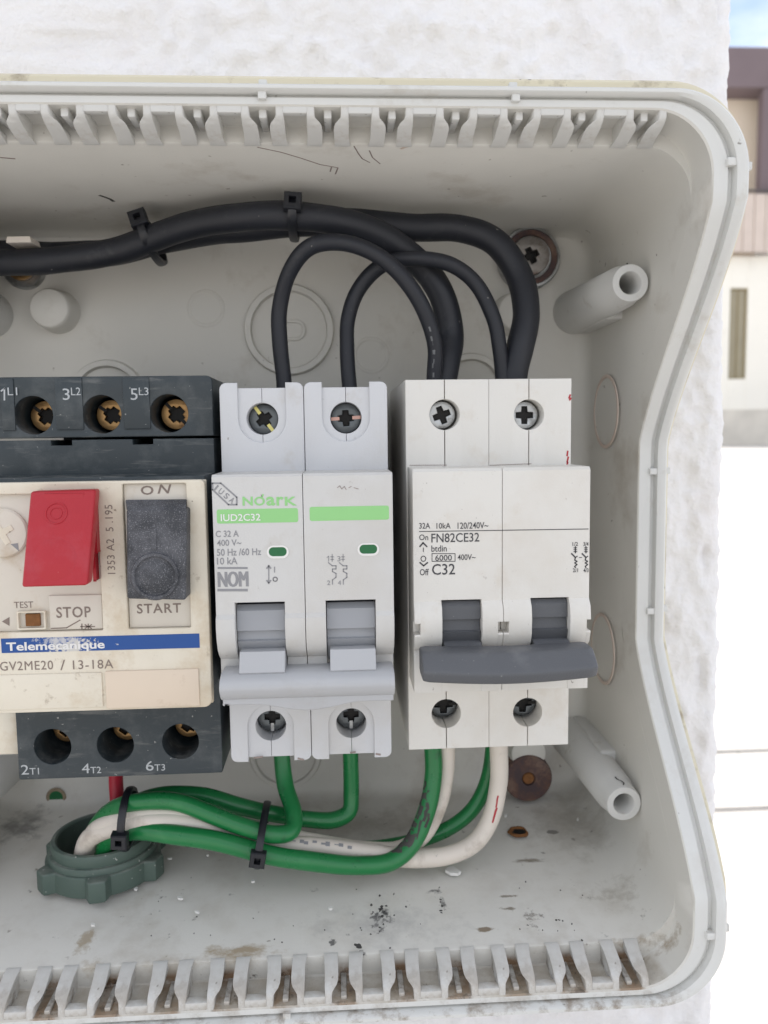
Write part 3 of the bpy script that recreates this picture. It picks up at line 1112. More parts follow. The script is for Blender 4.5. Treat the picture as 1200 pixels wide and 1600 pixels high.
# nubs that bridge the seal groove
for px_, py_, side in ((410, 156, 't'), (805, 165, 't'), (1140, 254, 'r'), (1026, 737, 'r'), (1019, 957, 'r'), (1108, 1460, 'r'), (448, 1572, 'b')):
    if side == 'r':
        z = at(px_, py_, -76 if (py_ < 300 or py_ > 1400) else -42).z
        y = rim_y(z)
        gx = G().box(75.8, 78.2, y - 0.9, y + 1.4, z - 0.8, z + 0.8, 0.25)
        gx.box(79.6, 82.0, y + 1.6, y + 4.6, z - 0.8, z + 0.8, 0.25)
    else:
        x = at(px_, py_, -76).x
        z0, z1 = (62.4, 64.0) if side == 't' else (-120.8, -119.2)
        gx = G().box(x - 0.8, x + 0.8, -77.0, -74.4, z0, z1, 0.25)
        z2, z3 = (64.8, 67.0) if side == 't' else (-124, -121.8)
        gx.box(x - 0.8, x + 0.8, -74.4, -71.2, z2, z3, 0.25)
    gx.obj('nub', M['rim'], box)


# cover screw posts
def tilted_lathe(g, a, b, prof, n=36):
    a, b = Vector(a), Vector(b)
    d = (b - a)
    L = d.length
    d.normalize()
    u = d.orthogonal().normalized()
    w = d.cross(u)
    vv, ff = [], []
    for (r, t) in prof:
        for i in range(n):
            q = 2 * math.pi * i / n
            vv.append(a + d * (t) + (u * math.cos(q) + w * math.sin(q)) * r)
    for k in range(len(prof) - 1):
        for i in range(n):
            j = (i + 1) % n
            ff.append((k * n + i, k * n + j, (k + 1) * n + j, (k + 1) * n + i))
    ff.append(tuple((len(prof) - 1) * n + i for i in range(n)))
    g.add(vv, ff)


tipU, tipL = at(985, 442, -48), at(975, 1256, -48)
for (tp, lab) in ((tipU, 0), (tipL, 1)):
    for side in (1, -1):
        x = tp.x if side == 1 else 2 * BCX - tp.x + 3.5
        g = G()
        tilted_lathe(g, (x, -3.5, tp.z), (x, -48, tp.z), [(6.3, 0), (5.9, 8), (5.0, 38.5), (4.55, 39.2), (4.4, 43.9), (4.15, 44.5), (2.7, 44.5), (2.5, 44.2), (2.3, 37.0), (2.2, 30.0)])
        o = g.obj('screw_post', M['post'], box, 40)
        g = G()
        zc = tp.z - 2.0 if lab == 0 else tp.z + 2.5
        xw = 73.0 if side == 1 else 2 * BCX - 73.0
        yf = -30.0
        h = 3.6
        g.hexa([(x, yf, zc - h), (xw, yf, zc - h), (xw, yf, zc + h), (x, yf, zc + h)], [(x, -4, zc - h - .6), (xw, -4, zc - h - .6), (xw, -4, zc + h + .6), (x, -4, zc + h + .6)], 0.8, 3)
        g.obj('web', M['post'], o)
        if side == 1:
            g = G()
            cr_pts = [Vector((x, -47.4 + 1.1 * k, tp.z)) for k in range(9 if lab else 3)]
            cf = [(p, Vector((math.sin(0.12 * math.sin(k * 1.3) + (0.0 if lab else -0.15)), 0, math.cos(0.12 * math.sin(k * 1.3)))), Vector((1, 0, 0))) for k, p in enumerate(cr_pts)]
            for k in range(len(cf) - 1):
                rr_ = 4.55 if k < 7 else 4.8
                tube_patch(g, [(cf[k][0], cf[k][1], Vector((0, -1, 0)).cross(cf[k][1])), (cf[k + 1][0], cf[k + 1][1], Vector((0, -1, 0)).cross(cf[k + 1][1]))], rr_, 0, 1, -2.2, 2.2, 1)
            g.obj('crack', M['grime'], o, 0, fix=False)

# raised knockout rings and bosses on the back wall
def ring(x, z, r, w, h, y=-4.0, name='knockout', slot=False, m='shell'):
    g = G()
    g.lathe([(r + 0.5, -0.3), (r + 0.2, h * 0.7), (r, h), (r - w, h), (r - w - 0.2, h * 0.6), (r - w - 0.4, -0.3)], (x, y, z), 'Y', 56, False)
    o = g.obj(name, M[m], box, 50)
    if slot:
        g = G()
        a = rrect(x - 4.6, x + 4.6, z - 2.9, z + 2.9, 2.85, 8)
        b = rrect(x - 3.75, x + 3.75, z - 2.05, z + 2.05, 2.0, 8)
        g.plate([a, b], y - 0.7, y + 0.2, 0.15)
        g.obj('slot', M[m], o)
    return o


c = at(452, 516, -4)
ring(c.x, c.z, 12.2, 1.5, 1.8, slot=True)
c1 = at(170, 622, -4)
ring(c1.x, c1.z, 10.2, 1.4, 1.8)
c2 = at(735, 607, -4)
ring(c2.x, c2.z, 9.6, 1.4, 1.8)
ring(2 * BCX - c.x, at(478, 1215, -4).z + 7.5, 10.2, 1.1, 1.0)
for px_, py_, r_, d_ in ((960, 0, 0, 0),):
    pass
# faint moulded circles
for px_, py_, r_ in ((322, 482, 4.9), (580, 555, 4.9)):
    c = at(px_, py_, -4)
    ring(c.x, c.z, r_, 0.5, 0.18, name='mould_circle')
for (px_, py_, y_, r_) in ((76, 481, -11.5, 5.0), (808, 486, -11.5, 5.0), (826, 1178, -13.5, 4.9)):
    c = at(px_, py_, y_)
    h = -4 - y_
    g = G().lathe([(r_ + 1.1, -0.5), (r_ + 0.7, 0.8), (r_ + 0.4, h * .8), (r_, h - 0.2), (r_ - 0.3, h)], (c.x, -4, c.z), 'Y', 40, True)
    g.obj('boss', M['shell'], box, 40)
c = at(170, 590, -4)
# knockout circles on the right-hand side wall (thin raised rings)
for py_, y_ in ((643, -20.0), (1013, -20.0)):
    z = at(950, py_, -20).z
    x = 71.62
    g = G()
    g.lathe([(9.9, 0.0), (9.8, 0.22), (9.0, 0.22), (8.9, 0.0)], (x, y_, z), 'X', 56, False)
    g.obj('side_knockout', M['mark'], box, 50)

# the screw that fixes the box, upper right, with a tilted cup washer
def cross_outline(cx, cz, r, w, rot=0.0):
    pts = []
    for k in range(4):
        a = rot + k * math.pi / 2
        d, n = (math.cos(a), math.sin(a)), (-math.sin(a), math.cos(a))
        q = rot + k * math.pi / 2 + math.pi / 4
        pts.append((cx + d[0] * r - n[0] * w, cz + d[1] * r - n[1] * w))
        pts.append((cx + d[0] * r + n[0] * w, cz + d[1] * r + n[1] * w))
        pts.append((cx + math.cos(q) * w * 1.6, cz + math.sin(q) * w * 1.6))
    return pts


def screw_head(name, cx, cz, y, r, m, parent, rot=0.3, thick=1.4, slot=0.34, arm=0.66, key='recess', slit=False, slit_m='recess'):
    """round head with a real cross recess and a dark bottom below it"""
    g = G()
    outs = [circle(cx, cz, r, 36), cross_outline(cx, cz, r * arm, r * slot * 0.55, rot)]
    g.plate(outs, y, y + thick, 0.18)
    o = g.obj(name, M[m], parent, 40)
    g = G()
    g.lathe([(r * 0.98, 0), (r * 0.98, 0.2)], (cx, y + thick + 0.25, cz), 'Y', 30)
    g.obj('recess', M[key], o)
    if slit:
        g = G()
        d = Vector((math.cos(rot + slit), math.sin(rot + slit)))
        for s_ in (1, -1):
            a = Vector((cx, cz)) + d * r * 0.5 * s_
            b = Vector((cx, cz)) + d * r * 0.93 * s_
            g.line([a, b], r * 0.22, y - 0.01, 0.04)
        g.obj('slot', M[slit_m], o)
    return o


c = at(829, 402, -9)
ms = thing('mounting_screw', 'steel cross-head fixing screw in a dark-ringed washer, upper corner behind thick black cable', 'screw', (c.x, -4, c.z))
G().lathe([(8.5, -4.8), (8.5, 0.0), (8.1, 0.9), (7.5, 1.0), (7.0, 0.2), (6.3, -0.4), (5.4, -0.6), (0.1, -0.6)], (c.x, -8.6, c.z), 'Y', 48).obj('washer', M['steel'], ms, 40)
G().lathe([(7.4, 0), (7.3, 0.3), (5.9, 0.3), (5.8, 0)], (c.x, -9.0, c.z), 'Y', 48, False).obj('seal_ring', M['rubber'], ms, 40)
screw_head('screw_head', c.x - 0.4, c.z, -11.4, 5.2, 'worn_steel', ms, 0.45, 2.6, 0.28, 0.42)
c = at(826, 1217, -14)
rs = thing('sealing_washer', 'flat dark purplish rubber washer low in the corner behind the white wire', 'washer', (c.x, -4, c.z))
G().lathe([(6.9, -9.5), (6.9, 0.0), (6.6, 0.4), (2.0, 0.5), (1.8, -0.3), (0.1, -0.3)], (c.x, -13.6, c.z), 'Y', 48).obj('disc', M['rubber'], rs, 40)
G().lathe([(1.75, 0), (1.5, 0.5), (0.1, 0.6)], (c.x, -13.5, c.z), 'Y', 24).obj('plug', M['rust'], rs, 40)
c = at(36, 419, -6)
ms2 = thing('mounting_screw', 'small fixing screw mostly hidden under the thick black cables at the left', 'screw', (c.x, -4, c.z))
G().lathe([(5.5, -1.8), (5.5, 0), (5.2, 0.4), (0.1, 0.4)], (c.x, -6, c.z), 'Y', 40).obj('washer', M['steel'], ms2, 40)
screw_head('screw_head', c.x, c.z, -8.4, 3.6, 'brass', ms2, 0.2, 1.6)

# DIN rail carrying the devices
rz = -29.8
rl_ = thing('din_rail', 'steel mounting rail hidden behind the row of switches', 'rail', (BCX, -10, rz))
G().plate([[(-4, rz - 14), (-4, rz + 14), (-5, rz + 14), (-5, rz - 14)]], -98, 62, 0, 'YZ').obj('web', M['rail'], rl_)
g = G()
for s_ in (1, -1):
    g.plate([[(-5, rz + s_ * 13), (-5, rz + s_ * 14), (-10.5, rz + s_ * 14), (-10.5, rz + s_ * 17.5), (-11.5, rz + s_ * 17.5), (-11.5, rz + s_ * 13)]], -98, 62, 0, 'YZ')
g.obj('flange', M['rail'], rl_)


def on_plane(px, py, y0, z0, y1, z1, lift):
    d = ray(px, py)
    k = (z1 - z0) / (y1 - y0)
    t = (z0 + k * (CAM_Y - y0)) / (d.z - k * d.y)
    return Vector((d.x * t, CAM_Y + d.y * t, d.z * t - lift))


def top_wall(px, py):
    return on_plane(px, py, -24, 56.2, -67.1, 57.5, 0.03)


def scratch(pl, w, m):
    g = G()
    for (a, b) in zip(pl, pl[1:]):
        A, B = top_wall(*a), top_wall(*b)
        d = (B - A).normalized()
        n = Vector((-d.y, d.x, 0)).normalized() * w / 2
        q = [A + n, A - n, B - n, B + n]
        g.add(q + [v + Vector((0, 0, 0.2)) for v in q], [(0, 1, 2, 3), (0, 4, 5, 1), (1, 5, 6, 2), (2, 6, 7, 3), (3, 7, 4, 0)])
    return g.obj('scratch', M[m], box, 0, fix=False)


scratch([(402, 230), (440, 238), (470, 247), (500, 257), (528, 262)], 0.35, 'scuff')
scratch([(518, 261), (516, 268)], 0.3, 'scuff')
scratch([(528, 262), (524, 272)], 0.3, 'scuff')
scratch([(553, 228), (560, 240), (566, 248), (578, 254)], 0.25, 'scuff')
scratch([(577, 235), (582, 246), (594, 256)], 0.25, 'scuff')
scratch([(626, 233), (632, 230), (637, 229)], 0.7, 'mark')
scratch([(155, 305), (164, 308), (172, 311), (178, 315)], 0.8, 'grime')
scratch([(0, 246), (12, 247), (24, 248)], 0.6, 'scuff')

# ================================================================== BREAKERS
def half(x0, x1, z0, z1, cx, holes, side, gap=0.07, r_c=0.6):
    """outline of one half of a pole, cut along its middle, with half holes (z, r) bottom to top"""
    pts = []
    e = cx - gap if side < 0 else cx + gap
    xo = x0 if side < 0 else x1
    pts.append((e, z0))
    for (hz, r) in holes:
        dz = math.sqrt(r * r - gap * gap)
        for i in range(0, 25):
            a = -math.pi / 2 + math.pi * i / 24
            px_ = side * abs(math.cos(a)) * r
            if i in (0, 24):
                pts.append((e, hz + math.sin(a) * r))
            else:
                pts.append((cx + px_, hz + math.sin(a) * r))
    pts.append((e, z1))
    pts.append((xo, z1))
    pts.append((xo, z0))
    return pts


def ushape(x0, x1, z0, z1, cx, cz, ru, up, r_out):
    """border plate of a shoulder with a U-shaped recess open at the outer end"""
    pts = []
    if up:
        pts += [(x0, z0), (x1, z0), (x1, z1 - r_out)]
        pts += [(x1 - r_out + r_out * math.cos(R(a)), z1 - r_out + r_out * math.sin(R(a))) for a in (22, 45, 68, 90)]
        pts += [(cx + ru, z1)]
        pts += [(cx + ru * math.cos(R(a)), cz + ru * math.sin(R(a))) for a in range(0, -181, -12)]
        pts += [(cx - ru, z1)]
        pts += [(x0 + r_out + r_out * math.cos(R(a)), z1 - r_out + r_out * math.sin(R(a))) for a in (90, 112, 135, 158, 180)]
    else:
        pts += [(x1, z1), (x0, z1), (x0, z0 + r_out)]
        pts += [(x0 + r_out + r_out * math.cos(R(a)), z0 + r_out + r_out * math.sin(R(a))) for a in (202, 225, 248, 270)]
        pts += [(cx - ru, z0)]
        pts += [(cx + ru * math.cos(R(a)), cz + ru * math.sin(R(a))) for a in range(180, -1, -12)]
        pts += [(cx + ru, z0)]
        pts += [(x1 - r_out + r_out * math.cos(R(a)), z0 + r_out + r_out * math.sin(R(a))) for a in (270, 292, 315, 338, 360)]
    return pts


# ---- light grey breaker with green bars
AX0, AXM, AX1, AZ0, AZ1 = -25.0, -7.4, 10.25, -70.8, 10.5
YA, YAS = -76.0, -62.0
brA = thing('circuit_breaker', 'light grey two-pole breaker with two pale green bars and grey levers, in the middle', 'circuit breaker', (-7.4, -10, AZ0), group='two-pole breakers on the rail')
for (x0, x1, hu, hl, rot) in ((AX0, AXM - 0.06, (412, 655), (429, 1128), 2.2), (AXM + 0.06, AX1, (539, 653), (549, 1122), 0.05)):
    cx = (x0 + x1) / 2
    cu, cl = at(hu[0], hu[1], YAS), at(hl[0], hl[1], YAS)
    cu.x = cl.x = cx
    cu.z, cl.z = 3.75, -63.3
    g = G()
    for side in (-1, 1):
        g.plate([half(x0, x1, AZ0 + 0.5, AZ1 - 0.3, cx, [(cl.z, 3.35), (cu.z, 3.35)], side, 0.04)], YAS + 0.7, -9, 0.12)
    g.plate([ushape(x0, x1, -9.0, AZ1 + 0.8, cx, cu.z + 0.0, 5.0, True, 1.4)], YAS, YAS + 0.9, 0.22)
    g.plate([ushape(x0, x1, AZ0 - 0.3, -51.0, cx, cl.z, 5.0, False, 1.4)], YAS, YAS + 0.9, 0.22)
    g.obj('pole_body', M['brA'], brA, 40)
    for cc, key, depth, up in ((cu, 'dark_steel', 4.6, 1), (cl, 'dark_steel', 4.6, 0)):
        s_ = screw_head('terminal_screw', cc.x, cc.z + (0 if up else 0.6), YAS + depth, 3.25, key, brA, rot if up else 1.57, 1.0, 0.34, 0.52, slit=0.001, slit_m=('bright_brass' if rot > 1 else 'copper') if up else 'steel')

# window openings between cheeks: (left, right) in mm on the face plane
wA = [(at(367, 950, YA).x, at(445, 950, YA).x), (at(509, 950, YA).x, at(587, 950, YA).x)]
ZW = at(440, 940, YA).z            # top of the windows
ZT = -7.3
nose_prof = [(-60, ZT), (YA + 0.5, ZT), (YA, ZT - 0.5), (YA, ZW), (-58, ZW)]
cheek = [(-58, ZW), (YA, ZW), (YA, ZW - 2.4), (YA - 0.7, ZW - 3.2), (YA - 0.85, ZW - 5.0), (YA - 0.4, ZW - 7.5), (YA + 0.7, ZW - 9.8), (YA + 2.4, ZW - 11.4),
         (YA + 4.0, ZW - 12.4), (YA + 4.0, ZW - 17.5), (-58, ZW - 17.5)]
g = G()
for (x0, x1, w) in ((AX0, AXM - 0.06, wA[0]), (AXM + 0.06, AX1, wA[1])):
    g.plate([nose_prof], x0, x1, 0.12, 'YZ')
    g.plate([cheek], x0, w[0], 0.12, 'YZ')
    g.plate([cheek], w[1], x1, 0.12, 'YZ')
    g.box(w[0] - 0.2, w[1] + 0.2, -64, -58, ZW - 17.5, ZW, 0)
g.obj('front_cover', M['brA_face'], brA, 35)

# levers: a drum in each window and the lever tab that comes out of it
for w in wA:
    zz = ZW
    dr = [(-66, zz - 0.8), (-73.6, zz - 0.9), (-74.6, zz - 2.0), (-74.8, zz - 6.0), (-73.6, zz - 6.2), (-73.9, zz - 8.0), (-74.6, zz - 8.2), (-73.2, zz - 10.4), (-70.5, zz - 13.5), (-66, zz - 14)]
    g = G().plate([dr], w[0] + 0.15, w[1] - 0.12, 0.08, 'YZ')
    lv = g.obj('lever', M['brA_tog'], brA, 25)
    tab = [(-70, zz - 10.0), (-76.4, zz - 9.9), (-78.3, zz - 13.6), (-77.6, zz - 14.6), (-70, zz - 15)]
    G().plate([tab], w[0] + 0.7, w[1] - 0.15, 0.15, 'YZ').obj('lever_tab', M['brA_bar'], lv, 30)

# linking bar across both levers, with its bowed lower lip
xb0, xb1 = at(343, 1075, -80).x, at(617, 1070, -80).x
zb1, zb0 = at(480, 1054, -80).z, at(480, 1095, -80).z
g = G()
g.plate([[(-71, zb1 - 0.2), (-77.8, zb1), (-79.9, zb1 - 0.8), (-80.7, zb1 - 2.0), (-80.6, zb1 - 2.8), (-79.5, zb0 + 0.9), (-78.4, zb0 + 0.1), (-71, zb0)]], xb0, xb1, 0.18, 'YZ')
lip = [(xb0 + 0.3, zb0 + 0.6), (xb1 - 0.2, zb0 + 0.6), (xb1 - 0.2, zb0 - 1.0)]
for i in range(0, 25):
    t = i / 24
    x = xb1 - 0.2 + (xb0 + 0.5 - xb1) * t
    lip.append((x, zb0 - 1.0 - 1.45 * max(0, math.sin(math.pi * min(max((t - 0.2) / 0.6, 0), 1))) ** 1.5))
lip.append((xb0 + 0.3, zb0 - 1.0))
g.plate([lip], -78.6, -70.5, 0.3)
bar = g.obj('handle_bar', M['brA_bar'], brA, 40)
g = G()
for q in ([(527, 762), (531, 759), (534, 764), (538, 760), (541, 765)], [(545, 762), (549, 760)], [(553, 762), (560, 764)], [(408, 773), (410, 778)]):
    g.pline(q, 0.12, YA)
g.obj('scuff', M['scuff'], brA, 0)
g = G()
for q in ([(398, 1184), (410, 1182.5)], [(466, 1185), (474, 1187)], [(548, 1176), (555, 1175)], [(588, 1178), (594, 1179)]):
    g.pline(q, 0.4, YAS)
g.obj('chipped_edge', M['scuff'], brA, 0)
# print on the light grey breaker
g = G()
for (a, b, c_, d) in ((339, 795, 466, 817), (484, 791, 608, 813)):
    cx, cz, w, h = ctr(a, b, c_, d, YA)
    gx = G().plate([rrect(cx - w / 2, cx + w / 2, cz - h / 2, cz + h / 2, 0.4, 4)], YA - 0.04, YA + 0.05)
    gx.obj('green_bar', M['green_ink'], brA, 0)
g = G().ptext('IUD2C32', 345, 803, 407, 814, YA - 0.05, bold=0.012)
g.obj('lettering', M['white_ink'], brA, 0)
# maker's word in green: five letters of one height
g = G()
for ch, a, b in (('N', 379, 395), ('O', 397, 414), ('a', 416, 430), ('r', 432, 443), ('K', 445, 464)):
    g.ptext(ch, a, 776, b, 790, YA, bold=0.025)
g.pline([(409, 777), (411, 773)], 0.35, YA)
g.obj('logo', M['green_ink'], brA, 0)
g = G()
hx = [(332, 755), (345, 755), (370, 777), (370, 788.5), (357, 788.5), (332, 765), (332, 755)]
g.pline(hx, 0.3, YA)
for ch, px_, py_ in (('I', 338, 762), ('U', 345.5, 768), ('S', 354, 775), ('A', 362.5, 781.5)):
    p = at(px_, py_, YA)
    g.text(ch, p.x, p.z, 0.35 if ch == 'I' else 0.85, 1.15, YA - 0.04, bold=0.012, rot=R(-40))
for body, a, b, c_, d in (('C 32 A', 337, 829, 373, 839), ('400 V~', 339, 843, 377, 853), ('50 Hz /60 Hz', 339, 857, 408, 868), ('10 kA', 339, 871, 371, 882),
                          ('NOM', 340, 893, 386, 917), ('NOM', 341.2, 893, 387.2, 917), ('NOM', 342.4, 893, 388.4, 917)):
    g.ptext(body, a, b, c_, d, YA - (0.004 * (a - 340) if body == 'NOM' else 0), bold=0.0 if body == 'NOM' else 0.01)
for (y0_, h_) in ((887.5, 3), (922, 4)):
    g.pline([(341, y0_), (386, y0_)], h_ * 0.127, YA)
g.pline([(420, 886), (420, 908)], 0.22, YA)
for s_, yy in ((1, 884), (-1, 911)):
    g.pline([(417, yy + 4 * s_), (420, yy), (423, yy + 4 * s_)], 0.3, YA)
g.pline([(429, 886), (429, 894)], 0.22, YA)
co = at(430, 905, YA)
g.line([(co.x + 0.42 * math.cos(R(a)), co.z + 0.42 * math.sin(R(a))) for a in range(0, 361, 30)], 0.18, YA)
for dx, nums in ((0, '12'), (17, '34')):
    if nums[0] == '1':
        g.pline([(511, 871), (513.5, 869), (513.5, 877)], 0.14, YA)
    else:
        g.ptext(nums[0], 510 + dx, 869, 515 + dx, 877, YA)
    g.ptext(nums[1], 511 + dx, 907, 516 + dx, 914, YA)
    g.pline([(519 + dx, 866), (519 + dx, 877)], 0.16, YA)
    for q in (870, 874):
        g.pline([(516.5 + dx, q), (521.5 + dx, q)], 0.14, YA)
    g.pline([(513 + dx, 879), (519 + dx, 884)], 0.2, YA)
    g.pline([(519 + dx, 884), (525 + dx, 884), (525 + dx, 889), (519.5 + dx, 889), (519.5 + dx, 893), (525 + dx, 896), (525 + dx, 902), (519.5 + dx, 906), (519.5 + dx, 913)], 0.2, YA)
g.obj('lettering', M['grey_ink'], brA, 0)
# green flags in their little windows
for (px_, py_) in ((434, 862), (575.5, 858)):
    p = at(px_, py_, YA)
    g = G().plate([rrect(p.x - 2.15, p.x + 2.15, p.z - 1.35, p.z + 1.2, 1.25, 8), rrect(p.x - 1.75, p.x + 1.75, p.z - 0.9, p.z + 0.9, 0.85, 8)], YA - 0.12, YA + 0.1, 0.05)
    fr_ = g.obj('flag_window', M['chip'], brA, 40)
    G().plate([rrect(p.x - 1.78, p.x + 1.78, p.z - 0.93, p.z + 0.93, 0.85, 8)], YA - 0.03, YA + 0.1).obj('flag', M['green_flag'], fr_, 0)

# ---- warm white breaker with the slate handle
BX0, BXM, BX1, BZ0, BZ1 = 14.3, 32.4, 50.5, -70.4, 11.7
YB, YBS = -72.0, -60.0
brB = thing('circuit_breaker', 'warm white two-pole breaker with a dark slate bar handle, nearest the right corner', 'circuit breaker', (32.4, -10, BZ0), group='two-pole breakers on the rail')
for (x0, x1, hu, hl, rot) in ((BX0, BXM - 0.03, (690, 648), (700, 1115), 0.35), (BXM + 0.03, BX1, (825, 648), (824, 1113), 0.0)):
    cx = (x0 + x1) / 2
    pu = at(hu[0] + 2, hu[1], YBS)
    pl = at(hl[0], hl[1], YBS)
    cx2 = (pu.x + pl.x) / 2
    g = G()
    for side in (-1, 1):
        g.plate([half(x0, x1, BZ0, BZ1, cx2, [(pl.z, 3.3), (pu.z, 3.3)], side, 0.09)], YBS, -9, 0.14)
    g.obj('pole_body', M['brB'], brB, 40)
    screw_head('terminal_screw', cx2 - 0.2, pu.z, YBS + 3.4, 3.0, 'steel', brB, rot, 1.0, 0.36, 0.64)
    screw_head('terminal_screw', cx2, pl.z + 0.5, YBS + 5.0, 3.1, 'dark_steel', brB, 0.0, 1.0, 0.42, 0.7, slit=0.001)

NX0, NX1 = at(645, 800, YB).x, at(922, 800, YB).x
NXM = at(785, 800, YB).x
wB = [(at(690, 970, YB).x, at(752, 970, YB).x), (at(829, 970, YB).x, at(888, 970, YB).x)]
ZWB = at(760, 936, YB).z
ZTB = at(780, 731, YB).z
prof = [(-58.5, ZTB), (YB + 0.6, ZTB), (YB, ZTB - 0.6), (YB, ZWB), (-58.5, ZWB)]
cheekB = [(-58.5, ZWB), (YB, ZWB), (YB, ZWB - 0.3), (YB - 1.1, ZWB - 1.6), (YB - 1.5, ZWB - 4.0), (YB - 1.3, ZWB - 7.2), (YB - 0.5, ZWB - 9.4), (YB + 1.2, ZWB - 10.6), (YB + 0.4, ZWB - 11.4), (YB + 0.4, ZWB - 19.6), (-58.5, ZWB - 19.6)]
NZ1, NZ0 = at(791, 971, YB - 1.4).z, at(791, 989, YB - 1.4).z
bite = [p for p in cheekB if p[1] > NZ1 + 0.01 and p[0] > -75 and p != (-58.5, ZWB)]
low = [p for p in cheekB if p[1] < NZ0 - 0.01]
cheek_n = [(-58.5, ZWB)] + bite + [(YB - 1.5, NZ1), (YB + 1.6, NZ1), (YB + 1.6, NZ0), (YB - 1.2, NZ0)] + low
g = G()
gapm = 0.05
for (x0, x1, w, nl, nr_) in ((NX0, NXM - gapm, wB[0], 1.35, 1.2), (NXM + gapm, NX1, wB[1], 1.2, 1.0)):
    g.plate([prof], x0, x1, 0.14, 'YZ')
    g.plate([cheek_n], x0, x0 + nl, 0.1, 'YZ')
    g.plate([cheekB], x0 + nl - 0.15, w[0], 0.14, 'YZ')
    g.plate([cheekB], w[1], x1 - nr_ + 0.15, 0.14, 'YZ')
    g.plate([cheek_n], x1 - nr_, x1, 0.1, 'YZ')
    g.box(w[0] - 0.2, w[1] + 0.2, -62, -58, ZWB - 18.3, ZWB, 0)
    g.box(w[0] - 0.1, w[1] + 0.1, YB + 0.5, -58, ZWB - 19.5, ZWB - 13.0, 0.1)
g.obj('front_cover', M['brB'], brB, 35)
for w in wB:
    zz = ZWB
    dr = [(-63, zz - 0.4), (-70.8, zz - 0.5), (-71.4, zz - 1.4), (-71.6, zz - 4.2), (-70.8, zz - 4.35), (-71.1, zz - 6.6), (-72.0, zz - 6.8), (-71.2, zz - 9.2), (-69, zz - 12), (-63, zz - 12)]
    g = G().plate([dr], w[0] + 0.12, w[1] - 0.1, 0.06, 'YZ')
    lv = g.obj('lever', M['brB_tog'], brB, 25)
    tab = [(-66, zz - 8.6), (-73.2, zz - 8.8), (-77.0, zz - 10.6), (-77.0, zz - 13.2), (-66, zz - 13)]
    G().plate([tab], w[0] + 0.35, w[1] - 0.2, 0.15, 'YZ').obj('lever_tab', M['brB_tog'], lv, 30)
# bowed bar handle: section swept along a slightly sagging line
ha, hb = at(661, 1042, -82), at(934, 1037, -82)
g = G()
n = 26
vv, ff = [], []
sec = []
top_, bot_ = at(800, 1016, -79).z, at(800, 1063, -81).z
hh = (top_ - bot_) / 2
zm = (top_ + bot_) / 2
base_sec = [(5.0, hh * 0.98), (0.6, hh), (-0.4, hh * 0.92), (-3.7, hh * 0.02), (-3.9, -hh * 0.2), (-2.9, -hh * 0.85), (-2.2, -hh), (3.0, -hh), (5.0, -hh * 0.8)]
for k in range(n + 1):
    t = k / n
    x = ha.x + (hb.x - ha.x) * t
    sag = -0.9 * math.sin(math.pi * t)
    e = min(t, 1 - t) * n
    sc_ = 1.0 if e >= 1 else (0.94 if e < 0.2 else 1.0)
    for (dy, dz) in base_sec:
        low = sag if dz < hh * 0.5 else sag * 0.35
        vv.append((x, -79.0 + dy * sc_ - 0.7 * math.sin(math.pi * t), zm + dz * sc_ + low * 0.75 + 0.2))
m_ = len(base_sec)
for k in range(n):
    for i in range(m_):
        j = (i + 1) % m_
        ff.append((k * m_ + i, k * m_ + j, (k + 1) * m_ + j, (k + 1) * m_ + i))
ff += [tuple(range(m_))[::-1], tuple(n * m_ + i for i in range(m_))]
bm = bmesh.new()
bv = [bm.verts.new(v) for v in vv]
for f in ff:
    bm.faces.new([bv[i] for i in f])
bmesh.ops.recalc_face_normals(bm, faces=bm.faces[:])
es = [e for e in bm.edges if len(e.link_faces) == 2 and e.calc_face_angle() > R(22)]
bmesh.ops.bevel(bm, geom=es, offset=0.35, segments=3, affect='EDGES', profile=0.5)
m2_ = bpy.data.meshes.new('tmp')
bm.to_mesh(m2_)
bm.free()
G().me(m2_).obj('handle_bar', M['brB_tog'], brB, 40)

g = G()
for q in ([(891, 617), (889, 622)], [(892, 622), (890, 625)], [(887, 705), (886, 712)], [(888, 714), (886, 722)], [(887, 722), (886, 726)]):
    g.pline(q, 0.35, YBS)
g.obj('red_scuff', M['red'], brB, 0)
g = G()
for q in ([(640, 727), (698, 726.5)], [(765, 727), (830, 724.5)]):
    g.pline(q, 0.12, YBS)
g.obj('dirty_seam', M['scuff'], brB, 0)
# print on the warm white breaker
g = G()
for body, a, b, c_, d in (('32A', 655, 817, 672, 826), ('10kA', 682, 817, 704, 826), ('120/240V~', 715, 816, 763, 826), ('On', 655, 835, 669, 844),
                          ('FN82CE32', 674, 833, 749, 847), ('btdin', 674, 852, 698, 862), ('6000', 680, 867, 706, 876), ('400V~', 715, 866, 743, 875),
                          ('C32', 675, 881, 711, 898), ('Off', 656, 889, 670, 899), ('1/2', 894.5, 847, 903, 853), ('3/4', 911.5, 847, 919.5, 853),
                          ('2/1', 895, 888, 903, 894), ('4/3', 911.5, 888, 919.5, 894)):
    g.ptext(body, a, b, c_, d, YB, bold=0.006)
g.pline([(655, 830.5), (919, 826.5)], 0.16, YB)
g.pline([(675, 865), (711, 865), (711, 877), (675, 877), (675, 865)], 0.14, YB)
g.pline([(656, 854), (661, 848), (667, 854)], 0.3, YB)
g.pline([(661.5, 856), (661.5, 862)], 0.16, YB)
co = at(661.5, 873, YB)
g.line([(co.x + 0.5 * math.cos(R(a)), co.z + 0.55 * math.sin(R(a))) for a in range(0, 361, 30)], 0.16, YB)
g.pline([(656, 879), (662, 884), (668, 879)], 0.3, YB)
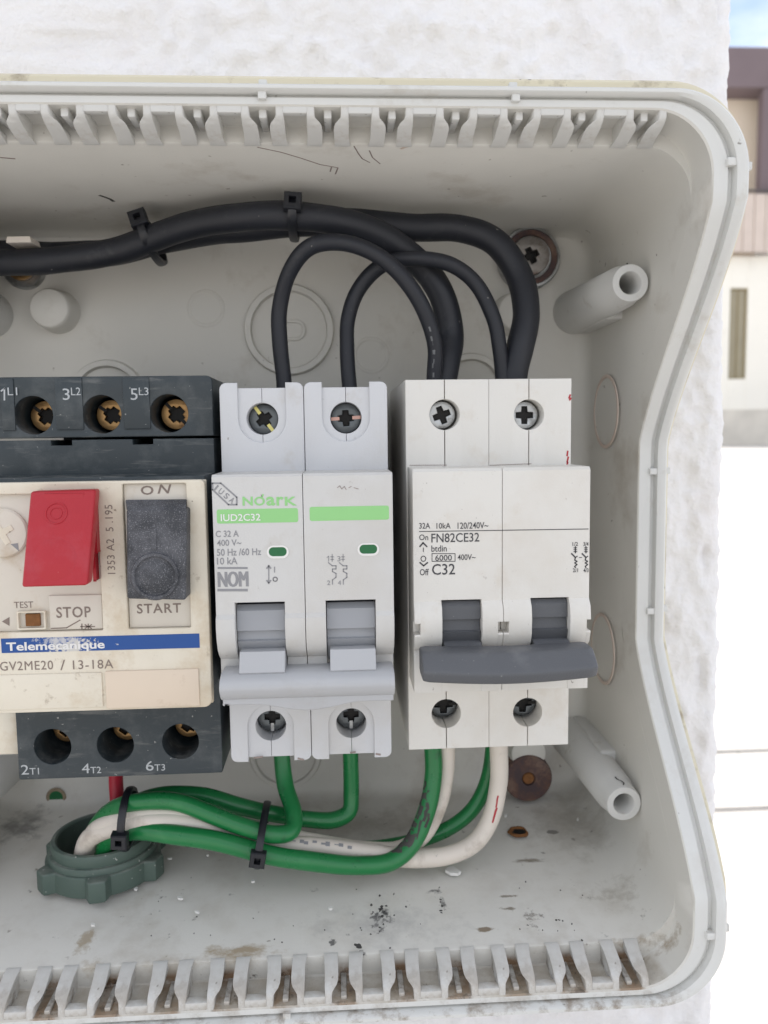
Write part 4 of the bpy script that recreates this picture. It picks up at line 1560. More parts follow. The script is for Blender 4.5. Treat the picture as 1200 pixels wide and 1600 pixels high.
for dx in (0, 16.5):
    g.pline([(899 + dx, 854), (899 + dx, 864)], 0.22, YB)
    for q in (856, 859, 862):
        g.pline([(896.5 + dx, q), (901.5 + dx, q)], 0.16, YB)
    g.pline([(893 + dx, 865), (899 + dx, 871)], 0.3, YB)
    g.pline([(899 + dx, 871), (902 + dx, 869)], 0.2, YB)
    g.pline([(899 + dx, 871), (898 + dx, 875), (901.5 + dx, 877), (898 + dx, 879.5), (901.5 + dx, 882), (898 + dx, 885), (899 + dx, 887)], 0.24, YB)
g.pline([(905, 871), (909, 871)], 0.14, YB)
g.obj('lettering', M['dark_ink'], brB, 0)

# ================================================================== MOTOR STARTER
VX0, VX1 = -71.6, -27.0
YV, YVT, YVB = -74.0, -58.5, -61.0
gv_ = thing('motor_starter', 'dark and cream motor starter with red stop and black start buttons, at the left edge', 'motor starter', (-49, -10, -72))
# upper terminal block
zt1, zt0, zg = at(160, 588, YVT).z, at(160, 744, YVT).z, at(160, 685, YVT).z
holesT = [at(52, 649, YVT), at(159, 647.5, YVT), at(264, 646, YVT)]
g = G()
g.plate([rrect(VX0 - 4, VX1, zg + 0.25, zt1, [1.2, 0.3, 0, 0], 4)] + [circle(h.x, h.z, 4.05, 40) for h in holesT], YVT, -20, 0.2)
g.box(VX0, VX1, -20.2, -9, -70, zt1 - 0.4, 0.2)
nt = [at(79, 686, YVT).x, at(112, 686, YVT).x, at(207, 686, YVT).x, at(239, 686, YVT).x]
o_ = [(VX0 - 4, zt0 - 3), (VX1, zt0 - 3), (VX1, zg - 0.25), (nt[3], zg - 0.25), (nt[3], zg - 1.4), (nt[2], zg - 1.4), (nt[2], zg - 0.25), (nt[1], zg - 0.25), (nt[1], zg - 1.4), (nt[0], zg - 1.4), (nt[0], zg - 0.25), (VX0 - 4, zg - 0.25)]
g.plate([o_], YVT, -20, 0.15)
pads = []
for a, b in ((0, 21), (85, 128), (191, 233)):
    p0, p1 = at(a, 590, YVT).x, at(b, 590, YVT).x
    g.box(p0, p1, YVT - 0.35, YVT + 0.5, at(100, 672, YVT).z, zt1 - 0.25, 0.25)
tb = g.obj('upper_terminal_block', M['gv_dark'], gv_, 35)
g = G()
for big, small, a in (('1', 'L1', -1), ('3', 'L2', 98), ('5', 'L3', 204)):
    if big == '1':
        g.pline([(a + 3, 611), (a + 8, 607), (a + 8, 625)], 0.32, YVT - 0.36)
    else:
        g.ptext(big, a, 607, a + 11, 625, YVT - 0.36)
    g.ptext(small, a + 13, 605.5, a + 28, 617.5, YVT - 0.36)
g.obj('lettering', M['lgrey_ink'], tb, 0)
for h, rot in zip(holesT, (0.9, 0.95, 0.75)):
    screw_head('terminal_screw', h.x + 0.2, h.z, YVT + 7.0, 3.4, 'brass', gv_, rot, 1.4, 0.42, 0.52, slit=0.785 * 2)
# side body and lower block
zb1_, zb0_ = at(190, 1100, YVB).z, at(190, 1213, YVB).z
holesB = [at(82, 1167, YVB), at(180, 1164, YVB), at(282, 1159, YVB)]
g = G()
g.plate([rrect(VX0 + 0.6, VX1 - 0.1, zb0_, zb1_ + 6, [0.3, 0.3, 0.4, 0.4], 3)] + [circle(h.x, h.z, 3.95, 40) for h in holesB], YVB, -20, 0.2)
lb = g.obj('lower_terminal_block', M['gv_dark'], gv_, 35)
g = G()
for big, small, a, y0_ in (('2', 'T1', 33, 1195), ('4', 'T2', 128, 1193), ('6', 'T3', 228, 1189)):
    g.ptext(big, a, y0_, a + 12, y0_ + 15, YVB)
    g.ptext(small, a + 13.5, y0_ + 5, a + 28 + (2 if a > 100 else 0), y0_ + 15, YVB)
g.obj('lettering', M['lgrey_ink'], lb, 0)
for h in holesB:
    screw_head('terminal_screw', h.x + 0.2, h.z + 0.8, YVB + 9.0, 3.2, 'brass', gv_, 0.9, 1.2, 0.5, 0.6, slit=0.785 * 2)
# dark centre body between the two blocks, behind the cream front
G().box(VX0 - 1.5, VX1 - 0.2, YV + 3.4, -20, -52.4, zt0 + 0.4, 0.2).obj('body', M['gv_dark'], gv_)
# cream latch at the lower left
G().box(-77, VX0 + 0.3, YVB + 2.0, -30, at(10, 1180, YVB + 2).z, at(10, 1112, YVB + 2).z, 0.5).obj('side_latch', M['gv_cream'], gv_)

# cream front: a frame with recessed windows for the buttons
cx1 = -26.7
cz1, cz0 = at(160, 752, YV).z, at(160, 1110, YV).z
X = lambda px_, py_=860: at(px_, py_, YV).x
Z = lambda py_, px_=160: at(px_, py_, YV).z
g = G()
frame = rrect(VX0 - 2, cx1, cz0, cz1, [1.0, 0.3, 0.3, 1.6], 5)
win1 = rrect(VX0 - 1, X(155), Z(985), Z(770), 0.3, 2)
win2 = rrect(X(195), X(294), Z(984), Z(757), 0.3, 2)
g.plate([frame, win1, win2], YV, YV + 2.2, 0.22)
g.box(VX0 - 1.9, cx1 - 0.1, YV + 2.2, YV + 3.4, cz0 + 0.1, cz1 - 0.1, 0.2)
cov = g.obj('front_cover', M['gv_cream'], gv_, 35)
# recessed floors
g = G()
g.box(VX0 - 0.9, X(155) - 0.1, YV + 1.1, YV + 2.1, Z(985) + 0.05, Z(770) - 0.05, 0.05)
g.box(X(195) + 0.1, X(294) - 0.1, YV + 0.9, YV + 2.1, Z(984) + 0.05, Z(757) - 0.05, 0.05)
g.box(X(70), X(155) - 0.15, YV + 0.6, YV + 1.5, Z(984) + 0.05, Z(930), 0.15)
g.obj('recessed_panel', M['gv_pad'], cov, 35)
# lower label panel with its seam
g = G()
g.box(X(166, 1080), X(312, 1080), YV - 0.45, YV + 0.5, Z(1108, 240) + 0.5, Z(1046, 240), 0.25)
g.obj('marker_panel', M['gv_panel'], cov)
g = G().box(VX0 - 1.8, X(161, 1080), YV - 0.45, YV + 0.5, Z(1111, 80) + 0.6, Z(1052, 80), 0.25)
g.obj('marker_panel', M['gv_cream'], cov)
# dial, upper left
c = at(3, 833, YV + 0.4)
g = G().lathe([(4.9, -1.0), (4.9, 0.2), (4.6, 0.5), (0.1, 0.5)], (c.x, YV + 0.8, c.z), 'Y', 40)
dial = g.obj('dial', M['gv_pad'], cov, 40)
G().plate([cross_outline(c.x, c.z, 2.4, 0.55, 0.5)], YV + 0.15, YV + 0.6, 0.05).obj('dial_cross', M['gv_cream'], dial)
G().plate([[(c.x + 1.6, c.z - 2.2), (c.x + 3.0, c.z - 2.0), (c.x + 3.1, c.z - 3.6)]], YV + 0.24, YV + 0.5).obj('dial_arrow', M['grey_ink'], dial, 0)
# test slot
g = G()
cx, cz, w, h = ctr(28, 958, 68, 982, YV)
g.plate([rrect(cx - w / 2 - .3, cx + w / 2 + .3, cz - h / 2 - .3, cz + h / 2 + .3, 0.2, 2), rrect(cx - w / 2, cx + w / 2, cz - h / 2, cz + h / 2, 0.2, 2)], YV + 0.2, YV + 1.5, 0.08)
ts = g.obj('test_slot', M['gv_cream'], cov)
G().box(cx - w / 2 + 1.2, cx + w / 2 - 0.9, YV + 0.55, YV + 1.3, cz - h / 2 + 0.3, cz + h / 2 - 0.3, 0.15).obj('test_plunger', M['rust'], ts)
# red stop button: wedge that stands out towards its lower edge
def button(tl, tr, br, bl, yt, yb, back, depth=99):
    f_ = [at(tl[0], tl[1], yt), at(tr[0], tr[1], yt), at(br[0], br[1], yb), at(bl[0], bl[1], yb)]
    b_ = [Vector((p.x, min(back, p.y + depth), p.z)) for p in f_]
    return f_, b_


f_, b_ = button((47, 768), (149, 765), (136, 915), (33, 918), -78.0, -84.0, YV + 1.2, 3.4)
g = G().hexa(f_, b_, 0.55, 4)
sb = g.obj('stop_button', M['red'], gv_, 40)
G().box(f_[0].x + 2.5, f_[1].x - 2.0, YV - 4.5, YV + 1.2, f_[3].z + 1.5, f_[0].z - 0.4, 0.3).obj('button_core', M['red'], sb)
mid = lambda a, b, t: a + (b - a) * t
# step on its right-hand side
q = [Vector((X(151), YV - 1.6, Z(765))), Vector((X(153.5), YV - 1.6, Z(765))), Vector((X(153.5), YV - 1.6, Z(860))), Vector((X(151), YV - 1.6, Z(860)))]
G().box(f_[1].x - 0.8, X(153), YV - 2.6, YV + 1.2, Z(861), Z(766), 0.2).obj('button_step', M['red'], sb)
G().box(f_[1].x - 1.6, X(148.5), YV - 1.4, YV + 1.2, Z(905), Z(862), 0.2).obj('button_step', M['red'], sb)


def on_face(f_, s_, t, lift):
    p = mid(mid(f_[0], f_[1], s_), mid(f_[3], f_[2], s_), t)
    n = (f_[1] - f_[0]).cross(f_[3] - f_[0]).normalized()
    if n.y > 0:
        n = -n
    return p + n * lift


def face_ring(f_, s_, t, r, w, h, name, m, parent, n=40):
    c = on_face(f_, s_, t, 0)
    u = (f_[1] - f_[0]).normalized()
    nrm = (f_[1] - f_[0]).cross(f_[3] - f_[0]).normalized()
    if nrm.y > 0:
        nrm = -nrm
    v = nrm.cross(u).normalized()
    vv, ff = [], []
    for (rr, hh_) in ((r, -0.1), (r - w * .25, h), (r - w * .75, h), (r - w, -0.1)):
        for i in range(n):
            a = 2 * math.pi * i / n
            vv.append(c + (u * math.cos(a) + v * math.sin(a)) * rr + nrm * hh_)
    for k in range(3):
        for i in range(n):
            j = (i + 1) % n
            ff.append((k * n + i, k * n + j, (k + 1) * n + j, (k + 1) * n + i))
    return G().add(vv, ff).obj(name, m, parent, 60)


face_ring(f_, 0.43, 0.24, 2.2, 0.45, 0.14, 'symbol', M['red'], sb)
face_ring(f_, 0.43, 0.24, 1.25, 0.3, 0.10, 'symbol', M['red'], sb)
# thumb dimple: a shallow spherical bump on the lower half
def dome(f_, s_, t, r, h, name, m, parent, n=32, k_=6):
    c = on_face(f_, s_, t, 0)
    u = (f_[1] - f_[0]).normalized()
    nrm = (f_[1] - f_[0]).cross(f_[3] - f_[0]).normalized()
    if nrm.y > 0:
        nrm = -nrm
    v = nrm.cross(u).normalized()
    vv, ff = [], []
    for k in range(k_):
        q = k / (k_ - 1) * 0.97
        for i in range(n):
            a = 2 * math.pi * i / n
            vv.append(c + (u * math.cos(a) + v * math.sin(a)) * r * (1 - q) + nrm * (h * (1 - (1 - q) ** 2) ** 1.0 - 0.06))
    for k in range(k_ - 1):
        for i in range(n):
            j = (i + 1) % n
            ff.append((k * n + i, k * n + j, (k + 1) * n + j, (k + 1) * n + i))
    ff.append(tuple((k_ - 1) * n + i for i in range(n)))
    return G().add(vv, ff).obj(name, m, parent, 60)


dome(f_, 0.47, 0.72, 4.2, 0.8, 'thumb_rise', M['red'], sb)
# black start button
f2, b2 = button((197, 796), (292, 795), (290, 938), (198, 936), -77.6, -78.9, YV + 1.0)
g = G().hexa(f2, b2, 0.5, 4)
stb = g.obj('start_button', M['black_btn'], gv_, 40)
g = G().hexa([at(198, 797, -77.5), at(291, 796, -77.5), at(292, 780, YV - 0.8), at(196, 781, YV - 0.8)],
             [at(198, 797, YV + 1), at(291, 796, YV + 1), at(292, 780, YV + 1), at(196, 781, YV + 1)], 0.2, 2)
g.obj('button_chamfer', M['black_btn'], stb)
face_ring(f2, 0.48, 0.74, 4.7, 1.1, 0.5, 'thumb_ring', M['black_btn'], stb)
dome(f2, 0.48, 0.74, 3.4, 0.7, 'thumb_rise', M['black_btn'], stb)
p0, p1 = on_face(f2, 0.46, 0.22, 0.2), on_face(f2, 0.46, 0.44, 0.2)
w_ = 0.45
G().add([(p0.x - w_, p0.y, p0.z), (p0.x + w_, p0.y, p0.z), (p1.x + w_, p1.y, p1.z), (p1.x - w_, p1.y, p1.z)] +
        [(p0.x - w_, p0.y + .3, p0.z), (p0.x + w_, p0.y + .3, p0.z), (p1.x + w_, p1.y + .3, p1.z), (p1.x - w_, p1.y + .3, p1.z)],
        [(0, 1, 2, 3), (7, 6, 5, 4), (0, 4, 5, 1), (1, 5, 6, 2), (2, 6, 7, 3), (3, 7, 4, 0)]).obj('symbol', M['black_btn'], stb, 0)
# blue band and print
bx, bz, bw, bh = ctr(3, 993, 313, 1017, YV)
G().box(bx - bw / 2, bx + bw / 2, YV - 0.06, YV + 0.1, bz - bh / 2 + 0.1, bz + bh / 2 - 0.1, 0).obj('blue_band', M['blue'], cov, 0)
G().ptext('Telemecanique', 10, 1002, 164, 1019, YV - 0.06, bold=0.022).obj('lettering', M['white_ink'], cov, 0)
g = G()
g.ptext('GV2ME20', 0, 1033, 83, 1047, YV, space=1.1)
g.ptext('/', 94, 1031, 102, 1047, YV)
g.ptext('13-18A', 114, 1031, 177, 1045, YV, space=1.1)
p = at(172, 843, YV)
tw = abs(at(172, 789, YV).z - at(172, 897, YV).z)
g.text('1353 A2  5 .195', p.x, p.z, tw, 1.5, YV - 0.04, rot=math.pi / 2, space=1.05)
g.ptext('STOP', 88, 948, 142, 965, YV + 0.6, bold=0.012, space=1.1)
g.pline([(80, 982), (104, 981), (125, 969)], 0.22, YV + 0.6)
g.pline([(126, 979), (148, 979)], 0.2, YV + 0.6)
for q in (128, 138):
    g.pline([(q, 975), (q, 983)], 0.22, YV + 0.6)
g.pline([(133, 976), (137, 979), (133, 982)], 0.22, YV + 0.6)
g.pline([(143, 976), (139, 979), (143, 982)], 0.22, YV + 0.6)
g.ptext('TEST', 22, 940, 52, 950, YV + 1.1)
a_, b2_, c3 = at(3, 971, YV + 1.1), at(15, 964, YV + 1.1), at(15, 978, YV + 1.1)
g.add([(a_.x, a_.y - .05, a_.z), (b2_.x, b2_.y - .05, b2_.z), (c3.x, c3.y - .05, c3.z)], [(0, 1, 2)])
g.ptext('START', 214, 943, 283, 958, YV + 0.9, bold=0.012, space=1.15)
g.ptext('O', 220, 759, 240, 773, YV + 0.9, bold=0.015)
g.ptext('N', 246, 757, 268, 771, YV + 0.9, bold=0.015, shear=0.25)
g.obj('lettering', M['brown_ink'], cov, 0, fix=False)

# ================================================================== CABLES
def pts(*l):
    return [at(a, b, c) for a, b, c in l]


def cable(name, label, points, r, m, group=None, wob=0.05):
    g = G()
    fr = tube_into(g, points, r, 18, 1.0, wob)
    o = g.obj(name, M[m], None, 60)
    tag(o, label, name.replace('_', ' '), group)
    return o, fr


KB = 'black cables above the switches'
cA, frA = cable('black_cable', 'thick black cable bending down behind the thin loops into the white breaker',
                pts((-140, 415, -26), (-60, 412, -26), (0, 410, -26), (90, 406, -27), (180, 391, -28), (240, 370, -31), (320, 345, -37), (400, 337, -42), (470, 340, -43), (545, 350, -41), (615, 378, -38),
                    (662, 418, -36), (694, 470, -36), (704, 525, -36), (697, 570, -39), (690, 610, -40), (690, 640, -40)), 3.2, 'black_cable', KB)
cB, frB = cable('black_cable', 'thick black cable running farthest right before it drops into the white breaker',
                pts((-140, 392, -16), (0, 396, -19), (90, 399, -19), (180, 393, -19), (250, 377, -22), (330, 360, -29), (400, 353, -34), (480, 348, -35), (560, 349, -34), (640, 354, -33), (720, 358, -33), (775, 380, -34), (812, 432, -36),
                    (822, 490, -39), (812, 545, -41), (802, 590, -42), (800, 640, -42)), 3.25, 'black_cable', KB)
cL1, frL1 = cable('black_cable', 'thin black cable looping from the grey breaker left pole, over the other loop',
                  pts((447, 650, -40), (444, 600, -40), (438, 540, -40), (437, 480, -40), (452, 425, -43), (486, 386, -46), (535, 378, -47), (585, 396, -47), (630, 435, -47), (664, 490, -46), (679, 540, -45), (678, 590, -44), (678, 640, -43)), 1.85, 'black_cable', KB)
cL2, frL2 = cable('black_cable', 'thin black cable arching from the right pole of the grey breaker to the far terminal',
                  pts((548, 650, -40), (545, 600, -40), (541, 545, -39), (543, 500, -38), (560, 452, -38), (596, 416, -40), (645, 403, -42), (700, 412, -42), (744, 445, -41), (770, 495, -42), (780, 545, -43), (785, 590, -43), (786, 640, -43)), 1.8, 'black_cable', KB)
# faint white print on the thin loop
g = G()
for k in range(7):
    i0 = int(len(frL1) * (0.80 + 0.018 * k))
    tube_patch(g, frL1, 1.85, i0, i0 + 1, -12 + (k % 3) * 5, 0 + (k % 2) * 7, 3)
g.obj('print', M['faint_ink'], cL1, 0, fix=False)
# whitish scrap of tape stuck on the upper cable at the left
c = at(45, 385, -24)
g = G().hexa([(c.x - 3, -30.5, c.z - 0.6), (c.x + 3, -30.5, c.z - 0.5), (c.x + 2.6, -30.2, c.z + 1.0), (c.x - 2.8, -30.3, c.z + 0.9)],
             [(c.x - 3, -24, c.z - 0.6), (c.x + 3, -24, c.z - 0.5), (c.x + 2.6, -24, c.z + 1.0), (c.x - 2.8, -24, c.z + 0.9)], 0.1, 1)
sc_o = g.obj('tape_scrap', M['white_wire'])
tag(sc_o, 'small pale scrap of tape stuck on the black cables at the left edge', 'tape')

KG = 'green wires below the switches'
rg = 2.05
cG1, frG1 = cable('green_wire', 'green wire from the left pole of the grey breaker, bent sharply left under it',
                  pts((437, 1120, -38), (440, 1180, -38), (446, 1230, -41), (459, 1270, -46), (455, 1298, -50), (428, 1304, -52), (385, 1293, -52), (330, 1272, -51), (270, 1252, -50), (205, 1256, -49), (170, 1270, -45), (148, 1300, -41), (143, 1345, -39)), rg, 'green_wire', KG)
cG2, frG2 = cable('green_wire', 'green wire from the right pole of the grey breaker, turning left along the back',
                  pts((545, 1120, -36), (547, 1180, -36), (549, 1240, -36), (546, 1268, -37), (524, 1281, -38), (480, 1281, -39), (425, 1272, -41), (370, 1258, -42), (310, 1243, -42), (250, 1243, -42), (200, 1262, -42), (178, 1295, -41), (176, 1345, -38)), rg, 'green_wire', KG)
cG3, frG3 = cable('green_wire', 'green wire with black smudges from the white breaker, lowest of the bundle',
                  pts((673, 1110, -40), (676, 1172, -40), (677, 1215, -41), (670, 1262, -43), (645, 1315, -46), (608, 1346, -49), (560, 1353, -51), (490, 1347, -53), (410, 1334, -54), (330, 1313, -54), (260, 1304, -53), (205, 1299, -49), (172, 1306, -44), (160, 1345, -41)), 2.2, 'green_wire', KG)
cG4, frG4 = cable('green_wire', 'green wire curving behind the white wire on the right, in shade',
                  pts((772, 1110, -34), (768, 1172, -34), (758, 1225, -34), (735, 1268, -35), (700, 1297, -36), (650, 1316, -36), (590, 1326, -36), (520, 1322, -36), (440, 1306, -38), (360, 1284, -41), (280, 1268, -43), (215, 1275, -45), (188, 1305, -41), (185, 1345, -38)), 1.95, 'green_wire', KG)
KW = 'white wires below the switches'
cW1, frW1 = cable('white_wire', 'white wire from the white breaker, half hidden behind the smudged green wire',
                  pts((697, 1110, -38), (697, 1172, -38), (695, 1215, -38), (686, 1262, -39), (663, 1305, -41), (625, 1328, -42), (570, 1328, -43), (500, 1318, -44), (430, 1304, -46), (360, 1290, -48), (290, 1277, -49), (220, 1276, -49), (165, 1288, -46), (143, 1308, -42), (138, 1345, -40)), 2.15, 'white_wire', KW)
cW2, frW2 = cable('white_wire', 'white wire with a red mark dropping from the right pole of the white breaker',
                  pts((777, 1110, -40), (778, 1172, -40), (778, 1225, -40), (768, 1275, -41), (742, 1315, -43), (700, 1337, -45), (650, 1342, -45), (590, 1335, -46), (520, 1326, -47), (440, 1318, -48), (370, 1305, -49), (300, 1288, -50), (230, 1284, -50), (175, 1293, -47), (138, 1312, -43), (129, 1345, -41)), 2.25, 'white_wire', KW)
cR, frR = cable('red_wire', 'short red wire dropping from the dark lower block of the motor starter',
                pts((180, 1190, -36), (181, 1222, -36), (183, 1250, -37), (183, 1290, -37), (180, 1345, -37)), 1.75, 'red_wire')
# marks on the wires
g = G()
k0 = int(len(frW2) * 0.155)
tube_patch(g, frW2, 2.25, k0, k0 + 3, 2, 12, 4, 0.25)
tube_patch(g, frW2, 2.25, k0 + 3, k0 + 7, -6, 6, 4, 0.25)
g.obj('red_mark', M['red'], cW2, 0, fix=False)
g = G()
for i0, ln, a0, a1 in ((0.15, 3, 40, 52), (0.165, 4, 20, 40), (0.18, 3, 45, 75), (0.195, 4, 0, 22), (0.20, 6, 40, 80), (0.225, 5, 15, 35), (0.235, 7, 45, 85), (0.25, 4, 5, 30), (0.265, 6, 35, 80), (0.285, 4, 50, 85), (0.215, 3, -30, -12)):
    k0 = int(len(frG3) * i0)
    tube_patch(g, frG3, 2.2, k0, k0 + ln, a0, a1, 6, 1.3)
g.obj('black_smudge', M['grime'], cG3, 0, fix=False)
g = G()
for k in range(9):
    i0 = int(len(frW1) * (0.42 + 0.012 * k))
    tube_patch(g, frW2, 2.25, int(len(frW2) * (0.47 + 0.012 * k)), int(len(frW2) * (0.47 + 0.012 * k)) + 1, 20 + (k % 3) * 6, 38 + (k % 2) * 9, 3)
g.obj('print', M['grey_ink'], cW2, 0, fix=False)


# ---- cable ties
def tie(label, c, d, a, b, head_ang, w=2.2, head=(4.6, 4.4, 3.4), group='black cable ties', tail=0.0, lift=0.0):
    """strap: an oval loop of half axes a (across, in the wall's plane) and b (in depth) round the direction d, with a block head"""
    d = Vector(d).normalized()
    out = Vector((0, -1, 0))
    out = (out - d * out.dot(d)).normalized()
    across = d.cross(out).normalized()
    if across.z < 0:
        across = -across
    root = thing('cable_tie', label, 'cable tie', (c.x, c.y, c.z), group)
    n = 44
    vv, ff = [], []
    for i in range(n):
        t = 2 * math.pi * i / n
        p = c + across * (a * math.sin(t)) + out * (b * math.cos(t))
        nr = (across * (math.sin(t) / a) + out * (math.cos(t) / b)).normalized()
        for (s_, h) in ((-1, 0), (1, 0), (1, 0.85), (0.45, 1.05), (-0.45, 1.05), (-1, 0.85)):
            vv.append(p + d * (s_ * w / 2) + nr * h)
    m_ = 6
    for i in range(n):
        j = (i + 1) % n
        for k in range(m_):
            l = (k + 1) % m_
            ff.append((i * m_ + k, i * m_ + l, j * m_ + l, j * m_ + k))
    G().add(vv, ff).obj('strap', M['black_tie'], root, 30)
    t = head_ang
    p = c + across * (a * math.sin(t)) + out * (b * math.cos(t))
    nr = (across * math.sin(t) * 0.4 + out).normalized()
    p = p + across * lift
    tg = d.cross(nr).normalized()
    hw, hl, hh = head
    # head block with a square eye
    def P3(u, v, h):
        return p + d * u + tg * v + nr * h
    g = G()
    o0 = [(-hw / 2, -hl / 2), (hw / 2, -hl / 2), (hw / 2, hl / 2), (-hw / 2, hl / 2)]
    i0 = [(-hw / 5, -hl / 5), (hw / 5, -hl / 5), (hw / 5, hl / 5), (-hw / 5, hl / 5)]
    vv = [P3(u, v, 0.2) for u, v in o0] + [P3(u * 0.98, v * 0.98, hh - .3) for u, v in o0] + [P3(u * 0.86, v * 0.86, hh) for u, v in o0] + [P3(u, v, hh) for u, v in i0] + [P3(u, v, hh - 1.8) for u, v in i0]
    ff = [(3, 2, 1, 0)]
    for L_ in range(4):
        for k in range(4):
            l = (k + 1) % 4
            ff.append((L_ * 4 + k, L_ * 4 + l, L_ * 4 + 4 + l, L_ * 4 + 4 + k))
    ff.append((16, 17, 18, 19))
    g.add(vv, ff).obj('head', M['black_tie'], root, 30)
    if tail:
        q = [P3(-w / 2.4, hl / 2 - .2, 1.0), P3(w / 2.4, hl / 2 - .2, 1.0), P3(w / 2.4, hl / 2 + tail, 0.4), P3(-w / 2.4, hl / 2 + tail, 0.4)]
        q2 = [v + nr * 0.8 for v in q]
        G().hexa(q2, q, 0.15, 1).obj('tail', M['black_tie'], root)
    return root


tie('black cable tie with its square head up, left of two on the thick black cables', at(238, 378, -24), at(270, 362, -28) - at(205, 384, -28), 4.7, 9.6, 0.62, 1.9, (4.2, 4.0, 2.4), lift=0.5)
tie('black cable tie on the black cables just above the start of the thin loops', at(460, 343, -39), at(500, 341, -39) - at(420, 335, -39), 3.7, 8.4, 0.5, 1.9, (4.0, 4.0, 2.4), lift=-0.4)
tie('black cable tie close to the green ring nut, holding green and white wires', at(200, 1279, -47), at(240, 1282, -47) - at(165, 1280, -47), 6.4, 6.0, -0.25, 1.7, (3.7, 3.6, 2.6))
tie('black cable tie under the grey breaker, its head against the lowest green wire', at(410, 1303, -48), at(440, 1308, -47) - at(380, 1301, -47), 5.8, 9.2, -0.12, 1.7, (3.6, 3.8, 2.0))

# ---- conduit fitting with its lock nut on the floor of the box
cn = on_floor(163, 1360, 0.0)
cn = Vector((at(163, 1340, -35).x, -35.0, 0))
zf_ = FLOOR_A.z + (FLOOR_B.z - FLOOR_A.z) * ((cn.y - FLOOR_A.y) / (FLOOR_B.y - FLOOR_A.y))
nut = thing('conduit_fitting', 'grey-green ring nut with lobes round a short tube, wires going down into it', 'conduit fitting', (cn.x, cn.y, zf_))
ol = []
for i in range(192):
    a = 2 * math.pi * i / 192
    k = min(1, max(0, (math.cos(6 * (a + R(80))) - 0.35) * 2.4))
    ol.append((cn.x + (13.9 + 2.3 * k) * math.cos(a), cn.y + (13.9 + 2.3 * k) * math.sin(a)))
g = G().plate([ol, [(cn.x + 12.35 * math.cos(2 * math.pi * i / 60), cn.y + 12.35 * math.sin(2 * math.pi * i / 60)) for i in range(60)]], zf_ - 0.4, zf_ + 4.9, 0.5, 'XY')
g.obj('lock_nut', M['nut'], nut, 40)
g = G().lathe([(13.2, 4.3), (13.3, 5.7), (12.9, 6.3), (12.3, 6.4)], (cn.x, cn.y, zf_), 'Z', 60, False)
g.obj('collar', M['nut'], nut, 40)
g = G().lathe([(12.3, -1), (12.3, 6.6), (12.5, 7.2), (12.5, 8.6), (12.2, 9.2), (11.4, 9.3), (11.0, 8.9), (10.9, -1)], (cn.x, cn.y, zf_), 'Z', 60, False)
g.obj('threaded_tube', M['nut'], nut, 40)

# ---- dirt: holes, crumbs and stains on the bottom wall
def blot(px_, py_, rx, ry, seed, where=on_floor, n=14, thick=0.08):
    """irregular flake lying on the bottom wall"""
    rnd = random.Random(seed)
    c = where(px_, py_, 0.02)
    ux = Vector((1, 0, 0))
    uy = (FLOOR_B - FLOOR_A).normalized()
    nrm = ux.cross(uy)
    nrm = nrm if nrm.z > 0 else -nrm
    rot = rnd.uniform(0, 3.1)
    vv = []
    for h in (thick, -0.1):
        r2 = random.Random(seed)
        for i in range(n):
            a = 2 * math.pi * i / n
            k = 0.55 + 0.6 * r2.random()
            u, v = math.cos(a) * rx * k, math.sin(a) * ry * k
            vv.append(c + ux * (u * math.cos(rot * .2) - v * math.sin(rot * .2)) + uy * (u * math.sin(rot * .2) + v * math.cos(rot * .2)) + nrm * h)
    ff = [tuple(range(n))] + [(i, (i + 1) % n, n + (i + 1) % n, n + i) for i in range(n)]
    return vv, ff


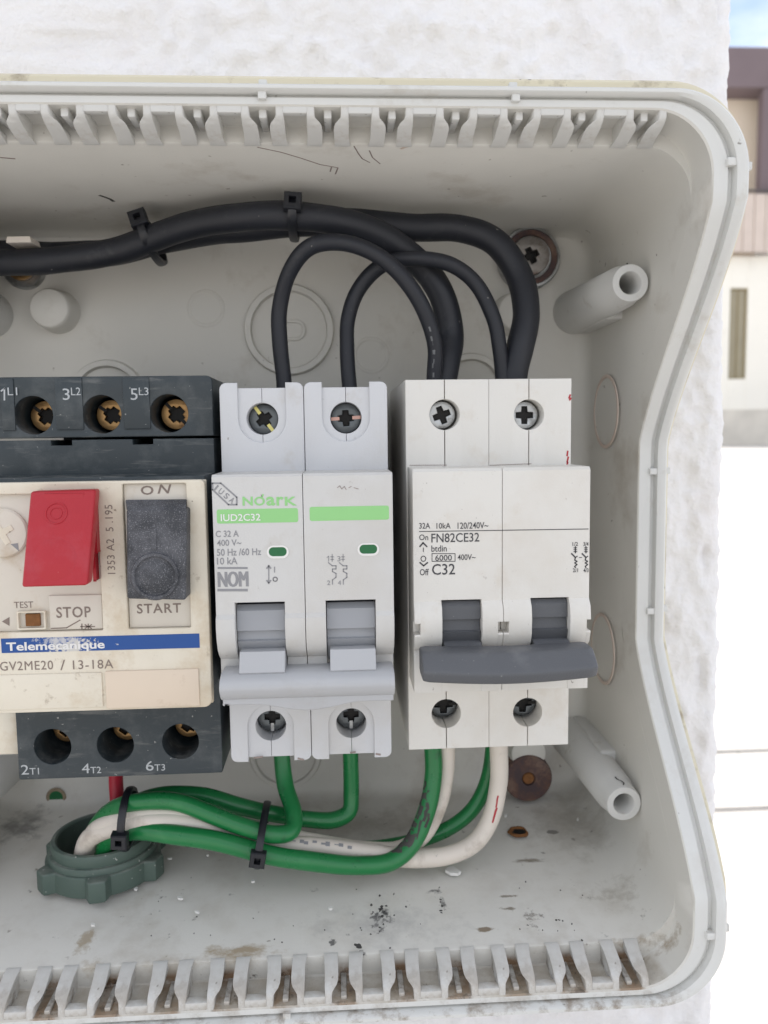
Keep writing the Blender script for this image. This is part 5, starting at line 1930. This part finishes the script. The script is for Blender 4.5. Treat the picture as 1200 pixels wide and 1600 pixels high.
g = G()
rnd = random.Random(3)
for (px_, py_, sx, sy, num, size) in ((598, 1428, 16, 22, 16, 0.45), (560, 1478, 3, 3, 3, 0.8), (690, 1415, 4, 20, 6, 0.4), (560, 1440, 100, 45, 14, 0.25), (860, 1430, 60, 50, 14, 0.3), (300, 1440, 160, 50, 10, 0.22)):
    for k in range(num):
        v, f = blot(px_ + rnd.gauss(0, sx / 1.7), py_ + rnd.gauss(0, sy / 1.7), size * rnd.uniform(.3, 1), size * rnd.uniform(.3, 1.0), rnd.random(), thick=0.04 + rnd.random() * .05, n=9)
        g.add(v, f)
gr = g.obj('grime', M['grime'], None, 0, fix=False)
tag(gr, kind='stuff')
# rusty hole and its torn edge
c = on_floor(811, 1301, 0.02)
g = G().lathe([(2.9, 0.0), (2.6, 0.55), (2.2, 0.75), (1.9, 0.3)], c, 'Z', 22, False)
rp = thing('drain_hole', 'small rusty-edged hole in the bottom wall under the white breaker', 'hole', tuple(c))
for i_, v_ in enumerate(g.v):
    k_ = 1 + 0.28 * noise.noise(Vector((math.cos(2 * math.pi * (i_ % 22) / 22) * 1.4, math.sin(2 * math.pi * (i_ % 22) / 22) * 1.4, (i_ // 22) * 0.4)))
    g.v[i_] = (c.x + (v_[0] - c.x) * k_, c.y + (v_[1] - c.y) * k_ * 0.9, c.z + (v_[2] - c.z) * (0.5 + 1.2 * abs(k_ - 0.8)))
g.obj('rust_edge', M['rust'], rp, 50)
G().lathe([(2.0, 0.1), (2.0, 0.16)], c, 'Z', 22).obj('opening', M['recess'], rp, 0)
c = at(85, 1248, -6)
g = G().lathe([(2.9, 0), (2.5, 0.4), (1.9, 0.1)], (c.x, -4.6, at(85, 1246, -4.6).z), 'Y', 22, False)
rp2 = thing('drain_hole', 'small green-tinged hole in the back beside the ring nut', 'hole', (c.x, -4.6, c.z))
g.obj('rust_edge', M['dust_brown'], rp2, 50)
G().lathe([(1.95, 0), (1.95, 0.12)], (c.x, -4.6, at(85, 1246, -4.6).z), 'Y', 22).obj('opening', M['green_flag'], rp2, 0)
# white crumb in front of the white wire
v, f = blot(709, 1363, 2.0, 1.4, 5, thick=0.7, n=7)
cr = G().add(v, f).obj('crumb', M['chip'], None, 0)
tag(cr, 'white plaster crumb lying by the curve of the white wire', 'crumb')
g = G()
for (px_, py_) in ((266, 1342), (281, 1404), (145, 1446), (325, 1337), (212, 1390), (308, 1426), (517, 1420), (395, 1378), (903, 1281), (790, 1275)):
    v, f = blot(px_, py_, random.uniform(.3, .9), random.uniform(.3, .7), random.random(), thick=0.4, n=7)
    g.add(v, f)
db = g.obj('debris', M['chip'], None, 0, fix=False)
tag(db, kind='stuff')
